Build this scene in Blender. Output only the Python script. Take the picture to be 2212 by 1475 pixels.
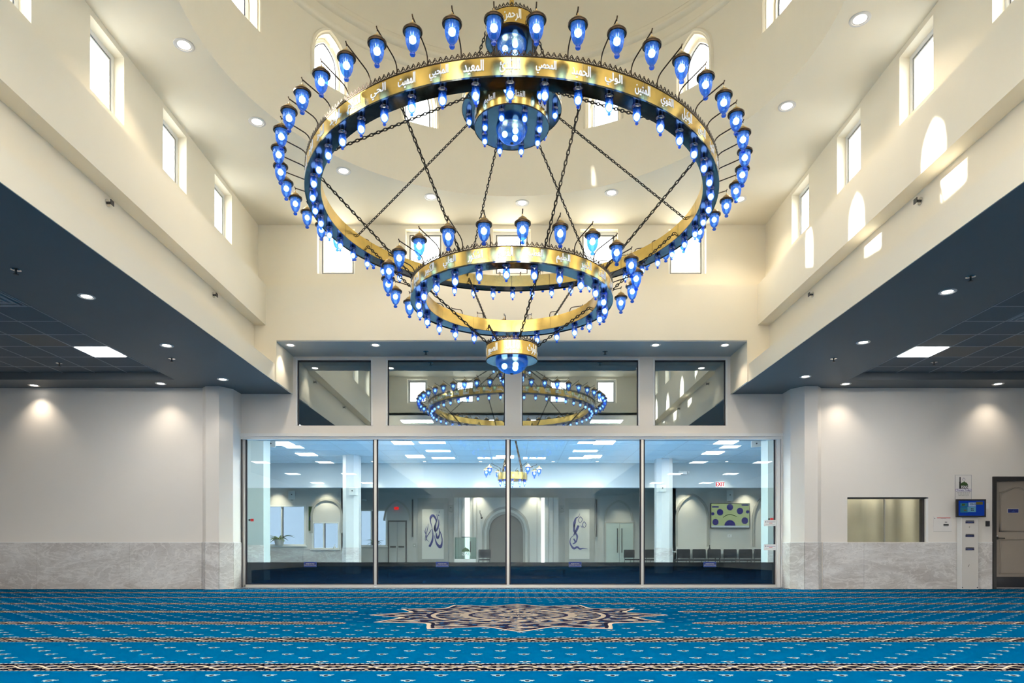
import bpy, math, random
import numpy as np
from mathutils import Vector, Matrix
random.seed(7); rng = np.random.default_rng(7)
S = bpy.context.scene; COL = S.collection; PI = math.pi
for o in list(bpy.data.objects): bpy.data.objects.remove(o)

# ------------------------------------------------------------------ camera, sky, sun, exposure
F, CX, CY, H = 1475.0, 1105.5, 1196.0, 0.70          # photo: focal length in px, vanishing point, eye height
cam = bpy.data.cameras.new('camera'); cam.lens = 24; cam.sensor_width = 36
cam.shift_y = (CY - 737.5) / 2212; cam.shift_x = (1106 - CX) / 2212; cam.clip_end = 200
co = bpy.data.objects.new('camera', cam); COL.objects.link(co)
co.location = (0, 0, H); co.rotation_euler = (PI/2, 0, 0); S.camera = co
W = bpy.data.worlds.new('sky'); S.world = W; W.use_nodes = True
bg = W.node_tree.nodes['Background']; bg.inputs[0].default_value = (1.0, .975, .93, 1); bg.inputs[1].default_value = 4.6
sl = bpy.data.lights.new('sun', 'SUN'); sl.energy = 9; sl.angle = .009; sl.color = (1, .95, .86)
so = bpy.data.objects.new('sun', sl); COL.objects.link(so); so.location = (-30, 9, 14)
so.rotation_euler = Vector((8.3, -.25, -3.22)).to_track_quat('-Z', 'Y').to_euler()
vs = S.view_settings; vs.view_transform = 'Standard'; vs.look = 'None'; vs.gamma = 1; vs.use_curve_mapping = False
vs.exposure = 1.38
S.cycles.max_bounces = 7; S.cycles.diffuse_bounces = 4; S.cycles.glossy_bounces = 3
S.cycles.transparent_max_bounces = 16; S.cycles.transmission_bounces = 3; S.cycles.use_adaptive_sampling = True; S.cycles.adaptive_threshold = .04
S.cycles.sample_clamp_indirect = 6; S.cycles.caustics_reflective = False; S.cycles.caustics_refractive = False
PANEL_S, HALL_S, BEYOND_S, BULB_S, SPOT_W = 17, 25, 32, 5.2, 34

def XX(px, d): return (px - CX) * d / F
def ZZ(py, d): return H + (CY - py) * d / F

# ------------------------------------------------------------------ node helpers
class E:                                             # arithmetic on shader sockets
    nt = None
    def __init__(s, v): s.v = v
    @staticmethod
    def op(k, *a):
        n = E.nt.nodes.new('ShaderNodeMath'); n.operation = k
        for i, q in enumerate(a):
            q = q.v if isinstance(q, E) else q
            if isinstance(q, (int, float)): n.inputs[i].default_value = q
            else: E.nt.links.new(q, n.inputs[i])
        return E(n.outputs[0])
    def __add__(s, o): return E.op('ADD', s, o)
    __radd__ = __add__
    def __sub__(s, o): return E.op('SUBTRACT', s, o)
    def __rsub__(s, o): return E.op('SUBTRACT', o, s)
    def __mul__(s, o): return E.op('MULTIPLY', s, o)
    __rmul__ = __mul__
    def __truediv__(s, o): return E.op('DIVIDE', s, o)
    def lt(s, o): return E.op('LESS_THAN', s, o)
    def gt(s, o): return E.op('GREATER_THAN', s, o)
    def abs(s): return E.op('ABSOLUTE', s)
    def sin(s): return E.op('SINE', s)
    def fr(s): return E.op('FRACT', s)
    def fl(s): return E.op('FLOOR', s)
    def max(s, o): return E.op('MAXIMUM', s, o)
    def min(s, o): return E.op('MINIMUM', s, o)
    def pow(s, o): return E.op('POWER', s, o)
def mixc(f, a, b):
    n = E.nt.nodes.new('ShaderNodeMix'); n.data_type = 'RGBA'
    for i, q in ((0, f), (6, a), (7, b)):
        q = q.v if isinstance(q, E) else q
        if isinstance(q, (int, float)): n.inputs[i].default_value = q
        elif isinstance(q, tuple): n.inputs[i].default_value = (*q, 1) if len(q) == 3 else q
        else: E.nt.links.new(q, n.inputs[i])
    return n.outputs[2]
MATS = {}
def new(name):
    m = bpy.data.materials.new(name); m.use_nodes = True; MATS[name] = m
    E.nt = m.node_tree; return m, m.node_tree, m.node_tree.nodes['Principled BSDF']
def noise(scale, detail=3, vec=None, dist=0):
    n = E.nt.nodes.new('ShaderNodeTexNoise'); n.inputs['Scale'].default_value = scale
    n.inputs['Detail'].default_value = detail; n.inputs['Distortion'].default_value = dist
    if vec is None:
        t = E.nt.nodes.new('ShaderNodeTexCoord'); vec = t.outputs['Object']
    E.nt.links.new(vec, n.inputs['Vector']); return E(n.outputs['Fac'])
def pos():
    g = E.nt.nodes.new('ShaderNodeNewGeometry'); s = E.nt.nodes.new('ShaderNodeSeparateXYZ')
    E.nt.links.new(g.outputs['Position'], s.inputs[0])
    return E(s.outputs[0]), E(s.outputs[1]), E(s.outputs[2]), g.outputs['Position']
def bump(p, h, strength, dist=.01):
    b = E.nt.nodes.new('ShaderNodeBump'); b.inputs['Strength'].default_value = strength; b.inputs['Distance'].default_value = dist
    E.nt.links.new(h.v, b.inputs['Height']); E.nt.links.new(b.outputs[0], p.inputs['Normal'])
def mat(name, c, rough=.6, metal=0, var=.05, scale=6, spec=.5, bmp=0, bscale=80):
    m, nt, p = new(name)
    n = noise(scale)
    c2 = tuple(min(1, q * (1 + var)) for q in c); c1 = tuple(q * (1 - var) for q in c)
    nt.links.new(mixc(n, c1, c2), p.inputs['Base Color'])
    p.inputs['Roughness'].default_value = rough; p.inputs['Metallic'].default_value = metal
    p.inputs['Specular IOR Level'].default_value = spec
    if bmp: bump(p, noise(bscale, 2), bmp)
    return m
def emit(name, c, s):
    m, nt, p = new(name); nt.nodes.remove(p)
    if s < 2: m.cycles.emission_sampling = 'NONE'
    e = nt.nodes.new('ShaderNodeEmission'); e.inputs[0].default_value = (*c, 1); e.inputs[1].default_value = s
    nt.links.new(e.outputs[0], nt.nodes['Material Output'].inputs[0]); return m
def glass(name, tint, refl, diff=None, dcol=(0, 0, 0), trans=None, rough=0):
    m, nt, p = new(name); nt.nodes.remove(p)
    t = nt.nodes.new('ShaderNodeBsdfTransparent'); t.inputs[0].default_value = (*tint, 1)
    g = nt.nodes.new('ShaderNodeBsdfGlossy'); g.inputs['Roughness'].default_value = rough; g.inputs[0].default_value = (.86, .95, 1, 1)
    last = t.outputs[0]
    if diff:
        d = nt.nodes.new('ShaderNodeBsdfTranslucent' if trans else 'ShaderNodeBsdfDiffuse'); d.inputs[0].default_value = (*dcol, 1)
        mx = nt.nodes.new('ShaderNodeMixShader'); mx.inputs[0].default_value = diff
        nt.links.new(last, mx.inputs[1]); nt.links.new(d.outputs[0], mx.inputs[2]); last = mx.outputs[0]
    mx = nt.nodes.new('ShaderNodeMixShader'); mx.inputs[0].default_value = refl
    nt.links.new(last, mx.inputs[1]); nt.links.new(g.outputs[0], mx.inputs[2])
    nt.links.new(mx.outputs[0], nt.nodes['Material Output'].inputs[0]); return m

mat('cream', (.89, .81, .645), .7, var=.015, scale=1.5, bmp=.03)
mat('greywall', (.76, .72, .665), .6, var=.015, scale=1.5, bmp=.03)
mat('slate', (.125, .14, .152), .6, var=.03, scale=2)
mat('alcove_grey', (.52, .53, .51), .6, var=.03)
mat('tile', (.125, .14, .16), .85, var=.12, scale=60, bmp=.15, bscale=150)
mat('tile_lit_tone', (.165, .15, .135), .7, var=.5, scale=120)  # brownish light and reflections on some tiles, put into their colour
mat('tbar', (.30, .32, .35), .5)
mat('white', (.80, .80, .78), .4, var=.02)
mat('frame_white', (.78, .78, .76), .35, var=.02)
mat('alu', (.72, .70, .66), .35, metal=.55, var=.03)
mat('darkmetal', (.05, .05, .05), .35, metal=.4, var=.1)
mat('black', (.012, .012, .014), .4, var=.1)
mat('gasket', (.02, .02, .03), .6)
mat('doortan', (.30, .255, .21), .45, var=.04)
mat('doorframe', (.018, .017, .017), .35)
mat('kick', (.05, .052, .06), .25, metal=.6)
mat('chrome', (.7, .7, .7), .15, metal=1)
mat('blue_sign', (.004, .014, .15), .4, var=.08)
mat('navy_sign', (.006, .01, .06), .4, var=.08)
mat('lightblue', (.05, .12, .40), .4)
mat('print_white', (.85, .85, .85), .5)
mat('print_black', (.02, .02, .02), .5)
mat('print_green', (.03, .08, .015), .5, var=.3)
mat('print_purple', (.08, .04, .22), .5)
mat('print_red', (.6, .02, .02), .5)
mat('paper', (.74, .71, .68), .5)
mat('kioskpaint', (.62, .59, .55), .4, var=.02)
mat('ink_blue', (.006, .01, .20), .4, var=.15)
mat('canvas', (.72, .70, .64), .7, var=.03)
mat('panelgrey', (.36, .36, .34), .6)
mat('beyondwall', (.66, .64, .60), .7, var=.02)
mat('beyondtrim', (.40, .39, .36), .6, var=.03)
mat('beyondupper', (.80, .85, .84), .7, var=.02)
mat('niche', (.22, .20, .18), .6, var=.05)
mat('charcoal', (.008, .009, .013), .7, var=.2)
mat('leaf', (.14, .22, .07), .5, var=.4)
mat('pot', (.5, .5, .46), .5)
mat('bronze', (.05, .032, .02), .38, metal=.9, var=.25, scale=40)
mat('chainmetal', (.035, .028, .02), .4, metal=.8, var=.3, scale=60)
mat('beyondcarpet', (.09, .20, .34), .95, var=.2, scale=20)
mat('towel', (.7, .72, .7), .7)
mat('curtain', (.66, .63, .52), .8, var=.05)
for _n, _c in (('screen_blue', (.01, .05, .35)), ('screen_teal', (.03, .16, .24)), ('screen_pale', (.30, .42, .62)), ('screen_pale2', (.12, .30, .42)), ('screen_olive', (.12, .11, .04))): emit(_n, _c, .2)
mat('beyondcol', (.66, .68, .68), .6, var=.02)
mat('doorgrey', (.42, .42, .40), .5, var=.03)
mat('frosted', (.50, .58, .54), .25, var=.06)
mat('chairmetal', (.10, .10, .10), .35, metal=.7)
glass('beyond_pane', (.25, .29, .35), .02)
for _n, _c, _s in (('tv_green', (.24, .28, .15), .62), ('tv_pale', (.30, .34, .38), .6), ('tv_purple', (.03, .028, .14), .5)): emit(_n, _c, _s)
mat('bulkhead', (.50, .565, .58), .7, var=.02)
mat('mihrabwall_shade', (.47, .47, .45), .7, var=.02)  # paint darkened to hold the shade on the wall behind the block
mat('piergreen', (.36, .42, .42), .6, var=.02)
emit('panel_light', (1, .98, .95), PANEL_S)
emit('hall_light', (1, .94, .85), HALL_S)
emit('beyond_light', (1, .99, .95), BEYOND_S)
emit('down_lens', (1, .93, .82), 5)
emit('bulb', (1, .90, .72), BULB_S)
emit('exit_red', (1, .02, .02), .40)
emit('strip_light', (1, .99, .95), 1.6)
glass('pane', (.95, .97, .98), .04)
glass('door_glass', (.93, .975, .985), .035)
glass('upper_glass', (.80, .84, .84), .30)
glass('band_mid', (.83, .85, .82), .0)
glass('band_low', (.13, .17, .21), .0, .25, (.008, .008, .010))
glass('service_glass', (.88, .88, .82), .07)
glass('lectern_glass', (.62, .74, .72), .1)
glass('lamp_glass', (.16, .38, .92), .09, .30, (.02, .17, .85), True, .03)
glass('pend_glass', (.14, .30, .88), .12, .26, (.01, .11, .75), True, .03)

def brass(name, c, rough):
    m, nt, p = new(name)
    n = noise(9, 4, dist=1.2); n2 = noise(60, 2)
    nt.links.new(mixc(n, tuple(q*.80 for q in c), tuple(min(1, q*1.12) for q in c)), p.inputs['Base Color'])
    p.inputs['Metallic'].default_value = 1
    nt.links.new((n2 * .12 + rough).v, p.inputs['Roughness'])
    bump(p, noise(5, 2), .06, .02); return m
brass('brass', (.80, .56, .17), .16); brass('brass_polish', (.085, .09, .085), .06); brass('brass_cap', (.70, .50, .24), .24)
mat('silver_ink', (.95, .94, .90), .45, var=.02)

def marble(name):
    m, nt, p = new(name)
    x, y, z, vec = pos()
    t = nt.nodes.new('ShaderNodeTexCoord')
    mp = nt.nodes.new('ShaderNodeMapping'); mp.inputs['Scale'].default_value = (.8, 1, 2.0); mp.inputs['Rotation'].default_value = (0, .45, 0)
    nt.links.new(t.outputs['Object'], mp.inputs[0])
    a = noise(1.5, 8, mp.outputs[0], 2.6); b = noise(4.5, 6, mp.outputs[0], 2.2)
    vein = 1 - ((a - .5).abs() * 22).min(1); vein2 = 1 - ((b - .5).abs() * 30).min(1)
    big = noise(.9, 3, mp.outputs[0], 1.5)
    base = mixc(((big - .32) * 2.6).min(1).max(0), (.47, .44, .42), (.68, .665, .65))
    c = mixc(vein * .45, base, (.84, .82, .79)); c = mixc(vein2 * .34, c, (.30, .26, .23))
    nt.links.new(c, p.inputs['Base Color']); p.inputs['Roughness'].default_value = .3
marble('marble')

def carpet():
    m, nt, p = new('carpet')
    x, y, z, vec = pos()
    s, y0 = 1.345, 4.22
    mx_, my_ = x - .075, y - 7.84
    r = (mx_*mx_ + my_*my_).pow(.5); th = E.op('ARCTAN2', mx_, my_)
    # blue ground, rows a little lighter and darker, pile noise
    row = ((y - y0) / s); rid = row.fl(); tone = (rid * 2.1).sin() * .5 + .5
    pile = noise(420, 2, vec); big = noise(1.3, 2, vec)
    base = mixc(tone * .5 + big * .5, (.0, .052, .150), (.0, .085, .195))
    base = mixc((pile - .35) * .55, base, (.0, .12, .23))
    v = (row + .5).fr() - .5                          # 0 at the middle of a border band
    vm = v * s
    clear = r.gt(1.98)
    cap = ((r - 1.98) / .2).min(1).max(0).pow(.5)
    half = cap * .142
    band = vm.abs().lt(half) * clear
    # scattered motifs, half drop
    def motif(ox, oy):
        u = ((x + ox) / .33).fr() * .33 - .165; w = ((y + oy) / .33).fr() * .33 - .165
        ua = u.abs()
        wing = ((w - .012) - (ua * -.35 + .006)).abs().lt(.009) * ua.lt(.036)
        arm = (w + ua * .5).abs().lt(.0075) * ua.lt(.032)
        tip = ((ua - .034).abs() + (w - .01).abs()).lt(.011)
        core = ((ua / .014).pow(2) + ((w + .008) / .026).pow(2))
        return wing.max(arm).max(tip).max(core.lt(1.9)), core.lt(.85)
    a1, a2 = motif(0.08, .02); b1, b2 = motif(.245, .185)
    free = vm.abs().gt(.175)
    c = mixc(a1.max(b1) * free, base, (.20, .31, .35)); c = mixc(a2.max(b2) * free, c, (.02, .03, .05))
    # border band: navy with cream vine and grey leaves
    k = 2*PI/.34
    s1 = (x * k).sin(); s2 = (x * k + PI).sin()
    vine = (vm - s1 * .055).abs().lt(.011).max((vm - s2 * .055).abs().lt(.008))
    lf = ((x * k * 2 + 1.2).sin() * ((vm * 34).sin())).gt(.56)
    lf2 = ((x * k * 3.0).sin() * ((vm * 60 + .9).sin())).gt(.78)
    wob = noise(38, 2, vec).gt(.66)
    bc = mixc(lf, (.003, .004, .010), (.13, .14, .18)); bc = mixc(lf2, bc, (.32, .26, .20)); bc = mixc(wob * .5, bc, (.24, .22, .21))
    bc = mixc(vine, bc, (.46, .39, .30))
    edge = vm.abs().gt(half - .020); dots = (x * 2*PI/.032).sin().gt(-.1)
    bc = mixc(edge, bc, (.05, .06, .10)); bc = mixc(edge * dots, bc, (.36, .33, .29))
    c = mixc(band, c, bc)
    # medallion with twelve pointed petals
    pet = 1 - (th * 6).sin().abs()
    R = pet.pow(.85) * .36 + 1.36
    ins = r.lt(R); rim = r.gt(R - .055)
    q = r * 2*PI
    ar = ((th * 24).sin() * (q * 3.2).sin() + ((th * 12 + q * 1.7).sin() * (th * 12 - q * 1.7).sin()))
    n1 = noise(26, 3, vec, .6)
    mc = mixc(n1.gt(.5), (.15, .145, .155), (.26, .22, .185))
    mc = mixc((ar + n1 * 1.5).gt(.78), mc, (.02, .02, .045)); mc = mixc((ar + n1 * 1.2).lt(-.1), mc, (.38, .32, .25))
    mc = mixc((((th * 36).sin() * (q * 4.5).sin()) + n1).gt(1.25), mc, (.01, .09, .22))
    for rr, w_, cc in ((1.02, .03, (.02, .02, .05)), (.97, .028, (.38, .32, .26)), (.62, .05, (.33, .28, .23)), (.55, .022, (.02, .02, .05)), (.20, .03, (.36, .3, .24))):
        mc = mixc((r - rr).abs().lt(w_), mc, cc)
    mc = mixc(rim, mc, (.50, .42, .33)); mc = mixc((r - (R - .09)).abs().lt(.024), mc, (.015, .015, .03))
    c = mixc(ins, c, mc)
    nt.links.new(c, p.inputs['Base Color']); p.inputs['Roughness'].default_value = .95; p.inputs['Specular IOR Level'].default_value = 0
    bump(p, pile, .35, .006)
carpet()

# ------------------------------------------------------------------ mesh helpers
class MB:
    def __init__(s): s.v = []; s.f = []
    def add(s, v, f):
        n = len(s.v); s.v += [tuple(q) for q in v]; s.f += [tuple(i + n for i in q) for q in f]; return s
    def box(s, x0, x1, y0, y1, z0, z1):
        return s.add([(x0,y0,z0),(x1,y0,z0),(x1,y1,z0),(x0,y1,z0),(x0,y0,z1),(x1,y0,z1),(x1,y1,z1),(x0,y1,z1)],
                     [(0,3,2,1),(4,5,6,7),(0,1,5,4),(1,2,6,5),(2,3,7,6),(3,0,4,7)])
    def prism(s, poly, a0, a1, ax='z'):               # poly in the two other axes, extruded along ax
        n = len(poly)
        def mk(p, a): return (p[0], p[1], a) if ax == 'z' else (p[0], a, p[1]) if ax == 'y' else (a, p[0], p[1])
        v = [mk(p, a0) for p in poly] + [mk(p, a1) for p in poly]
        return s.add(v, [tuple(range(n))[::-1], tuple(range(n, 2*n))] + [(i, (i+1) % n, n + (i+1) % n, n + i) for i in range(n)])
    def lathe(s, prof, n=20, c=(0, 0, 0), a0=0, a1=2*PI):
        full = abs(a1 - a0 - 2*PI) < 1e-6; m = n if full else n + 1
        v = []
        for r, z in prof:
            for i in range(m):
                a = a0 + (a1 - a0) * i / n
                v.append((c[0] + r*math.sin(a), c[1] + r*math.cos(a), c[2] + z))
        f = []
        for j in range(len(prof) - 1):
            for i in range(n):
                i2 = (i + 1) % m
                f.append((j*m + i, j*m + i2, (j+1)*m + i2, (j+1)*m + i))
        return s.add(v, f)
    def sphere(s, c, r, n=12, k=8, sz=1):
        return s.lathe([(max(1e-4, r*math.sin(PI*j/k)), -r*sz*math.cos(PI*j/k)) for j in range(k+1)], n, c)
    def tube(s, path, r, n=6, closed=False):
        P_ = [Vector(q) for q in path]; N = len(P_); v = []; f = []; ref = None
        for i in range(N):
            a = P_[i-1] if (i or closed) else P_[0]; b = P_[(i+1) % N] if (i < N-1 or closed) else P_[-1]
            t = (b - a).normalized()
            if ref is None:
                ref = Vector((0, 0, 1)) if abs(t.z) < .9 else Vector((1, 0, 0))
            u = (ref - t*ref.dot(t)).normalized(); ref = u; w = t.cross(u)
            rr = r[i] if isinstance(r, (list, tuple)) else r
            for j in range(n):
                q = 2*PI*j/n; v.append(P_[i] + (u*math.cos(q) + w*math.sin(q))*rr)
        for i in range(N if closed else N-1):
            i2 = (i+1) % N
            for j in range(n): f.append((i*n+j, i*n+(j+1) % n, i2*n+(j+1) % n, i2*n+j))
        if not closed: f += [tuple(range(n))[::-1], tuple(range((N-1)*n, N*n))]
        return s.add(v, f)
    def mesh(s, name, m, smooth=False, off=(0, 0, 0)):
        me = bpy.data.meshes.new(name)
        me.from_pydata([(a-off[0], b-off[1], c-off[2]) for a, b, c in s.v], [], s.f); me.update()
        if m: me.materials.append(MATS[m])
        if smooth:
            me.polygons.foreach_set('use_smooth', [True]*len(me.polygons))
            try: me.set_sharp_from_angle(angle=math.radians(40))
            except Exception: pass
        return me
    def build(s, name, m, parent=None, smooth=False, off=(0, 0, 0), loc=None):
        return link(name, s.mesh(name, m, smooth, off), parent, loc)
def link(name, me, parent=None, loc=None, rz=0):
    o = bpy.data.objects.new(name, me); COL.objects.link(o)
    if parent: o.parent = parent
    if loc is not None: o.location = loc
    if rz: o.rotation_euler.z = rz
    return o
def tag(o, label=None, cat=None, group=None, kind=None):
    if label: o['label'] = label
    if cat: o['category'] = cat
    if group: o['group'] = group
    if kind: o['kind'] = kind
    return o
def thing(name, loc, label, cat, group=None, rz=0):
    o = link(name, None, None, loc, rz); o.empty_display_size = .1
    return tag(o, label, cat, group)
def struct(name, mb, m, parent=None, smooth=False):
    o = mb.build(name, m, parent, smooth)
    if not parent: o['kind'] = 'structure'
    return o
def sroot(name, loc=(0, 0, 0)):
    o = link(name, None, None, loc); o['kind'] = 'structure'; return o
def copy_tree(o, parent=None):
    c = o.copy(); COL.objects.link(c); c.parent = parent
    for ch in o.children: copy_tree(ch, c)
    return c
def text2d(body, size, depth=.002, res=3, align='CENTER'):
    cu = bpy.data.curves.new('t', 'FONT'); cu.body = body; cu.size = size; cu.align_x = align; cu.align_y = 'CENTER'
    cu.resolution_u = res; cu.extrude = depth
    ob = bpy.data.objects.new('t', cu); COL.objects.link(ob)
    dg = bpy.context.evaluated_depsgraph_get(); me = ob.evaluated_get(dg).to_mesh()
    v = [tuple(q.co) for q in me.vertices]; f = [tuple(p.vertices) for p in me.polygons]
    ob.evaluated_get(dg).to_mesh_clear(); bpy.data.objects.remove(ob); bpy.data.curves.remove(cu)
    return v, f
def wall_text(body, size, X, d, Z, m, parent, off=(0, 0, 0), name='lettering', mirror=False, squeeze=1, bold=0):
    v, f = text2d(body, size); k = -1 if mirror else 1
    mb = MB().add([(X + k*squeeze*x, d - z, Z + y) for x, y, z in v], f)
    if bold: mb.add([(X + k*squeeze*x + bold, d - z, Z + y) for x, y, z in v], f)
    return mb.build(name, m, parent, off=off)
def arch_z(x, w, h):                                  # two-centred pointed arch, half width w, rise h
    R = (w*w + h*h) / (2*w); return math.sqrt(max(0, R*R - (abs(x) - (w - R))**2))
def arch_pts(w, h, n=10):
    return [(w*math.cos(PI/2*i/n) if 0 else w*(1 - i/n), arch_z(w*(1 - i/n), w, h)) for i in range(n+1)] + \
           [(-w*(i/n), arch_z(w*i/n, w, h)) for i in range(1, n+1)]
def arch_poly(cx, w, z0, zs, h, n=10):
    return [(cx + w, z0)] + [(cx + a, zs + b) for a, b in arch_pts(w, h, n)] + [(cx - w, z0)]
def arch_band(mb, cx, w1, h1, w0, h0, z0, zs, d0, d1, n=10):   # band between two arches with legs, from depth d0 to d1
    o = arch_poly(cx, w1, z0, zs, h1, n); i = arch_poly(cx, w0, z0, zs, h0, n); N = len(o)
    v = [(a, d0, b) for a, b in o] + [(a, d0, b) for a, b in i] + [(a, d1, b) for a, b in o] + [(a, d1, b) for a, b in i]
    f = []
    for k in range(N-1):
        f += [(k, k+1, N+k+1, N+k), (N+k, N+k+1, 3*N+k+1, 3*N+k), (k, 2*N+k, 2*N+k+1, k+1), (2*N+k, 3*N+k, 3*N+k+1, 2*N+k+1)]
    return mb.add(v, f)
def wall_y(mb, x0, x1, z0, z1, d0, d1, ops):          # wall across the room with openings (x0,x1,z0,z1)
    ops = sorted(ops); xs = x0
    for a, b, c, e in ops:
        if a > xs: mb.box(xs, a, d0, d1, z0, z1)
        if c > z0: mb.box(a, b, d0, d1, z0, c)
        if e < z1: mb.box(a, b, d0, d1, e, z1)
        xs = b
    if xs < x1: mb.box(xs, x1, d0, d1, z0, z1)
    return mb
def wall_x(mb, d0, d1, z0, z1, x0, x1, ops):
    ops = sorted(ops); ds = d0
    for a, b, c, e in ops:
        if a > ds: mb.box(x0, x1, ds, a, z0, z1)
        if c > z0: mb.box(x0, x1, a, b, z0, c)
        if e < z1: mb.box(x0, x1, a, b, e, z1)
        ds = b
    if ds < d1: mb.box(x0, x1, ds, d1, z0, z1)
    return mb

# ------------------------------------------------------------------ dimensions read from the photograph
DW, DG, DF = 13.59, 14.10, 13.09                      # aisle end wall, glass wall, nave end wall face
XW, XL, XF = 4.94, 4.72, 4.54                         # clerestory wall, ledge, fascia
ZS, ZT, ZA, ZL0, ZL1, ZC = 4.0, 4.14, 4.773, 5.083, 5.86, 7.10
ND, YB, ZH, XO = 3.6, -10.0, 5.75, 11.0               # near end of nave, wall behind the camera, hall ceiling, outer walls
YC, RD = 8.34, 3.88                                   # drum centre and radius

# ------------------------------------------------------------------ structure
struct('floor', MB().box(-XO, XO, YB, DG + .03, -.1, 0), 'carpet')
wn = 0
def window_unit(axis, c, w, z0, z1, plane, out, mat_frame='white'):
    """frame, dark gasket and pane set in the outer end of an opening; axis 'x': wall runs along depth"""
    global wn; wn += 1
    root = sroot('window_%d' % wn)
    fr, ga, pa = MB(), MB(), MB()
    t = .05
    def bx(mb, a0, a1, b0, b1, k0, k1):
        k0, k1 = plane + out*k0, plane + out*k1; k0, k1 = min(k0, k1), max(k0, k1)
        mb.box(k0, k1, a0, a1, b0, b1) if axis == 'x' else mb.box(a0, a1, k0, k1, b0, b1)
    a0, a1 = c - w/2, c + w/2
    for mb, i, tt, k0, k1 in ((fr, 0, .055, .0, .07), (ga, .055, .016, .015, .06), (fr, .071, .02, .01, .06)):
        bx(mb, a0+i, a0+i+tt, z0+i, z1-i, k0, k1); bx(mb, a1-i-tt, a1-i, z0+i, z1-i, k0, k1)
        bx(mb, a0+i+tt, a1-i-tt, z0+i, z0+i+tt, k0, k1); bx(mb, a0+i+tt, a1-i-tt, z1-i-tt, z1-i, k0, k1)
    bx(pa, a0+.09, a1-.09, z0+.09, z1-.09, .03, .042)
    fr.build('window_frame', mat_frame, root); ga.build('gasket', 'gasket', root); pa.build('pane', 'pane', root)
SIDE_W = [4.99, 6.67, 8.35, 10.02, 11.70]; WS, WT = 6.15, 7.02
for sx, nm in ((-1, 'left'), (1, 'right')):
    mb = MB(); a, b = sorted((sx*XW, sx*(XW+.2)))
    mb.box(a, b, YB, DF, 4.2, ZL1)
    wall_x(mb, ND, DF + .4, ZL1, ZC + .05, a, b, [(c-.35, c+.35, WS, WT) for c in SIDE_W])
    a, b = sorted((sx*XL, sx*XW)); mb.box(a, b, ND, DF, ZL0, ZL1)
    struct('wall_clerestory_' + nm, mb, 'cream')
    for c in SIDE_W: window_unit('x', c, .70, WS, WT, sx*(XW+.13), sx)
    mb = MB(); a, b = sorted((sx*XF, sx*(XF+.012))); mb.box(a, b, YB, DF, ZS, 4.34)
    a, b = sorted((sx*(XF+.012), sx*XW)); mb.box(a, b, YB, DF, 4.14, 4.34)
    a, b = sorted((sx*4.515, sx*XW)); mb.box(a, b, DF, DG, ZS+.14, ZA + .02); a, b = sorted((sx*4.515, sx*(XF+.012))); mb.box(a, b, DF, DG, ZS, ZS+.14)
    struct('trim_beam_' + nm, mb, 'cream')
BACK_W = [-3.42, -1.70, 0, 1.70, 3.42]
mb = MB(); wall_y(mb, -XW, XW, ZL1, ZC + .05, DF + .2, DF + .4, [(c-.365, c+.365, WS, WT) for c in BACK_W])
mb.box(-XW, XW, DF, DG + .3, ZA + .02, ZL1); struct('wall_back', mb, 'cream')
for c in BACK_W: window_unit('y', c, .73, WS, WT, DF + .33, 1)
mb = MB(); wall_y(mb, -XW, XW, ZH, ZC + .05, ND - .2, ND, [(c-.365, c+.365, WS, WT) for c in BACK_W]); struct('wall_near', mb, 'cream')
for c in BACK_W: window_unit('y', c, .73, WS, WT, ND - .13, -1)
struct('ceiling_alcove', MB().box(-4.515, 4.515, DF + .012, DG, ZA, ZA + .02), 'alcove_grey')

# nave ceiling with the round opening
N = 120; v = []; f = []
for i in range(N):
    a = 2*PI*i/N; sx, cy = math.sin(a), math.cos(a)
    t = min((XW / abs(sx)) if abs(sx) > 1e-6 else 1e9, ((DF + .2 - YC) if cy > 0 else (YC - ND)) / abs(cy) if abs(cy) > 1e-6 else 1e9)
    v += [(RD*sx, YC + RD*cy, ZC), (t*sx, YC + t*cy, ZC), (t*sx, YC + t*cy, ZC + .05)]
for i in range(N):
    j = (i+1) % N; f += [(3*i, 3*i+1, 3*j+1, 3*j), (3*i+1, 3*i+2, 3*j+2, 3*j+1)]
for cx_, cy_ in ((-XW, DF+.2), (XW, DF+.2), (-XW, ND), (XW, ND)): pass
mb = MB().add(v, f)
for sx in (-1, 1):                                    # corner fillers
    for yy in (DF + .2, ND):
        mb.add([(sx*XW, yy, ZC + .001), (sx*(XW-1), yy, ZC + .001), (sx*XW, yy + (-1 if yy > YC else 1), ZC + .001)], [(0, 1, 2)])
struct('ceiling', mb, 'cream')

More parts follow.
